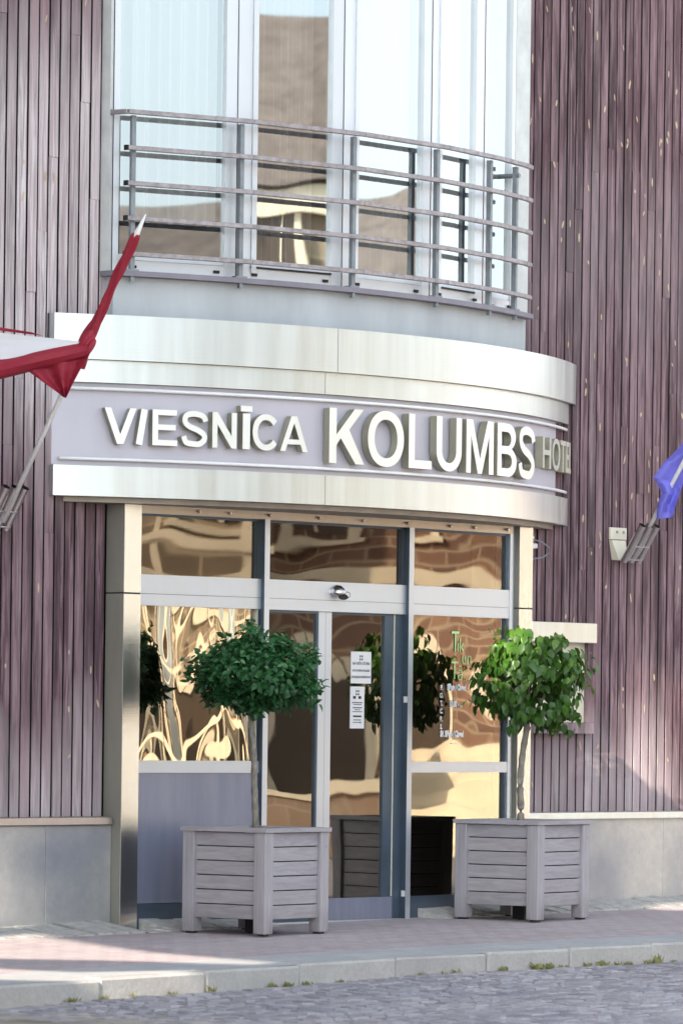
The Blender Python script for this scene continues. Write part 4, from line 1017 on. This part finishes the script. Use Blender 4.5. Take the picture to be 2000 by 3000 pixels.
Mx = Matrix.Translation((16.8,-10.3,-.2)) @ Matrix.Rotation(math.radians(180+58), 4, 'Z')
for k in range(8):
    b = MB(); b.box(-1.7, 1.7, .3*k, .3*k+.3, 0, .17*(k+1), M=Mx); b.build('step', M['pale_trim'], STP)
for x in (-2.0, 1.75):
    b = MB(); b.box(x, x+.25, -.1, 2.6, 0, 1.9, M=Mx); b.build('cheek_wall', M['ochre'], STP)

# tall gable added out of view: shades the facade, openings cut for sun patches
SE = math.radians(25); SD = Vector((-.965*math.cos(SE), -.262*math.cos(SE), math.sin(SE))).normalized()
GS = -14.6
def to_blocker(p):
    k = (p[0] - GS)/(-SD.x); return (p[1] + SD.y*k, p[2] + SD.z*k)
holes = []  # openings shaped by tracing the wanted sun patches back along the sun
gp = lambda s, q: (s, q, g(s, q))
holes.append([to_blocker(gp(*p)) for p in ((-3.0,-.28),(-4.6,-.5),(-5.4,-1.25),(-4.5,-2.25),(-3.95,-3.1),(-3.62,-3.05),(-3.55,-1.8),(-3.2,-.85))])
holes.append([to_blocker(p) for p in ((-2.8,0,.47),(-3.6,0,.12),(-3.6,0,-.03),(-2.8,0,-.03))])
holes.append([to_blocker(p) for p in (gp(-5.5,-2.25), gp(-6.5,-2.75), (-5.75,-3.60,-.14), (-4.6,-3.42,-.14), gp(-4.6,-3.22), gp(-5.3,-2.95))])
holes.append([to_blocker(p) for p in ((2.9,0,1.05),(3.2,0,1.25),(3.5,0,1.75),(3.8,0,2.0),(4.6,0,1.75),(4.8,0,.3),(4.0,0,.3),(3.5,0,.8))])
holes.append([to_blocker(gp(*p)) for p in ((3.25,-.50),(3.5,-.30),(6.4,-.30),(6.4,-.75),(3.9,-1.0))])
outer = [(-10.8, -.2), (5, -.2), (5, 18.5), (-10.8, 18.5)]
V, F = curve_mesh([outer] + holes, .12)
b = MB()
for f in F: b.face([(GS - .06 + V[i].z, V[i].x, V[i].y) for i in f])
tag(b.build('sun_blocker_wall', M['blocker']), 'tall grey gable wall added out of view to shade the facade, with openings shaped for sun patches', 'wall')

# ------------------------------------------------------------------ sky, sun, camera
w = bpy.data.worlds.new('World'); sc.world = w; w.use_nodes = True
nt = w.node_tree; nt.nodes.clear()
sky = nt.nodes.new('ShaderNodeTexSky'); sky.sky_type = 'NISHITA'; sky.sun_disc = False
sky.sun_elevation = SE; sky.sun_rotation = math.atan2(SD.x, SD.y); sky.air_density = 1.0; sky.dust_density = 2.2; sky.ozone_density = .6
hs = nt.nodes.new('ShaderNodeHueSaturation'); hs.inputs['Saturation'].default_value = .33; hs.inputs['Value'].default_value = 1.38
bg = nt.nodes.new('ShaderNodeBackground'); bg.inputs['Strength'].default_value = .15
ow = nt.nodes.new('ShaderNodeOutputWorld')
cool = nt.nodes.new('ShaderNodeMix'); cool.data_type = 'RGBA'; cool.blend_type = 'MULTIPLY'; cool.inputs[0].default_value = 1; cool.inputs[7].default_value = (.93, 1.0, 1.04, 1)
nt.links.new(sky.outputs[0], hs.inputs['Color']); nt.links.new(hs.outputs[0], cool.inputs[6]); nt.links.new(cool.outputs[2], bg.inputs[0]); nt.links.new(bg.outputs[0], ow.inputs[0])
ld = bpy.data.lights.new('sun', 'SUN'); ld.energy = 5.0; ld.angle = math.radians(.6); ld.color = (1, .87, .70)
lo = bpy.data.objects.new('sun', ld); COL.objects.link(lo); lo.rotation_euler = SD.to_track_quat('Z', 'Y').to_euler(); lo.location = (-30,-10,25)

cd = bpy.data.cameras.new('camera'); cam = bpy.data.objects.new('camera', cd); COL.objects.link(cam); sc.camera = cam
cd.sensor_fit = 'HORIZONTAL'; cd.sensor_width = 36; cd.lens = 13870/2000*36; cd.shift_x = .00375; cd.shift_y = .300
cd.clip_start = .5; cd.clip_end = 1500
Rm = Matrix.Rotation(math.radians(-47.5), 4, 'Z') @ Matrix.Rotation(PI/2, 4, 'X') @ Matrix.Rotation(.0125, 4, 'Z')
cam.matrix_world = Matrix.Translation((-25.429, -23.458, 1.49)) @ Rm
cd.dof.use_dof = True; cd.dof.focus_distance = 34.0; cd.dof.aperture_fstop = 5.0

sc.render.engine = 'CYCLES'
sc.view_settings.view_transform = 'Standard'; sc.view_settings.look = 'None'; sc.view_settings.exposure = 0; sc.view_settings.gamma = 1
cy = sc.cycles; cy.film_exposure = 2.4; cy.use_denoising = True; cy.max_bounces = 10; cy.diffuse_bounces = 4; cy.glossy_bounces = 5; cy.transparent_max_bounces = 16
cy.sample_clamp_indirect = 6; cy.caustics_reflective = False; cy.caustics_refractive = False
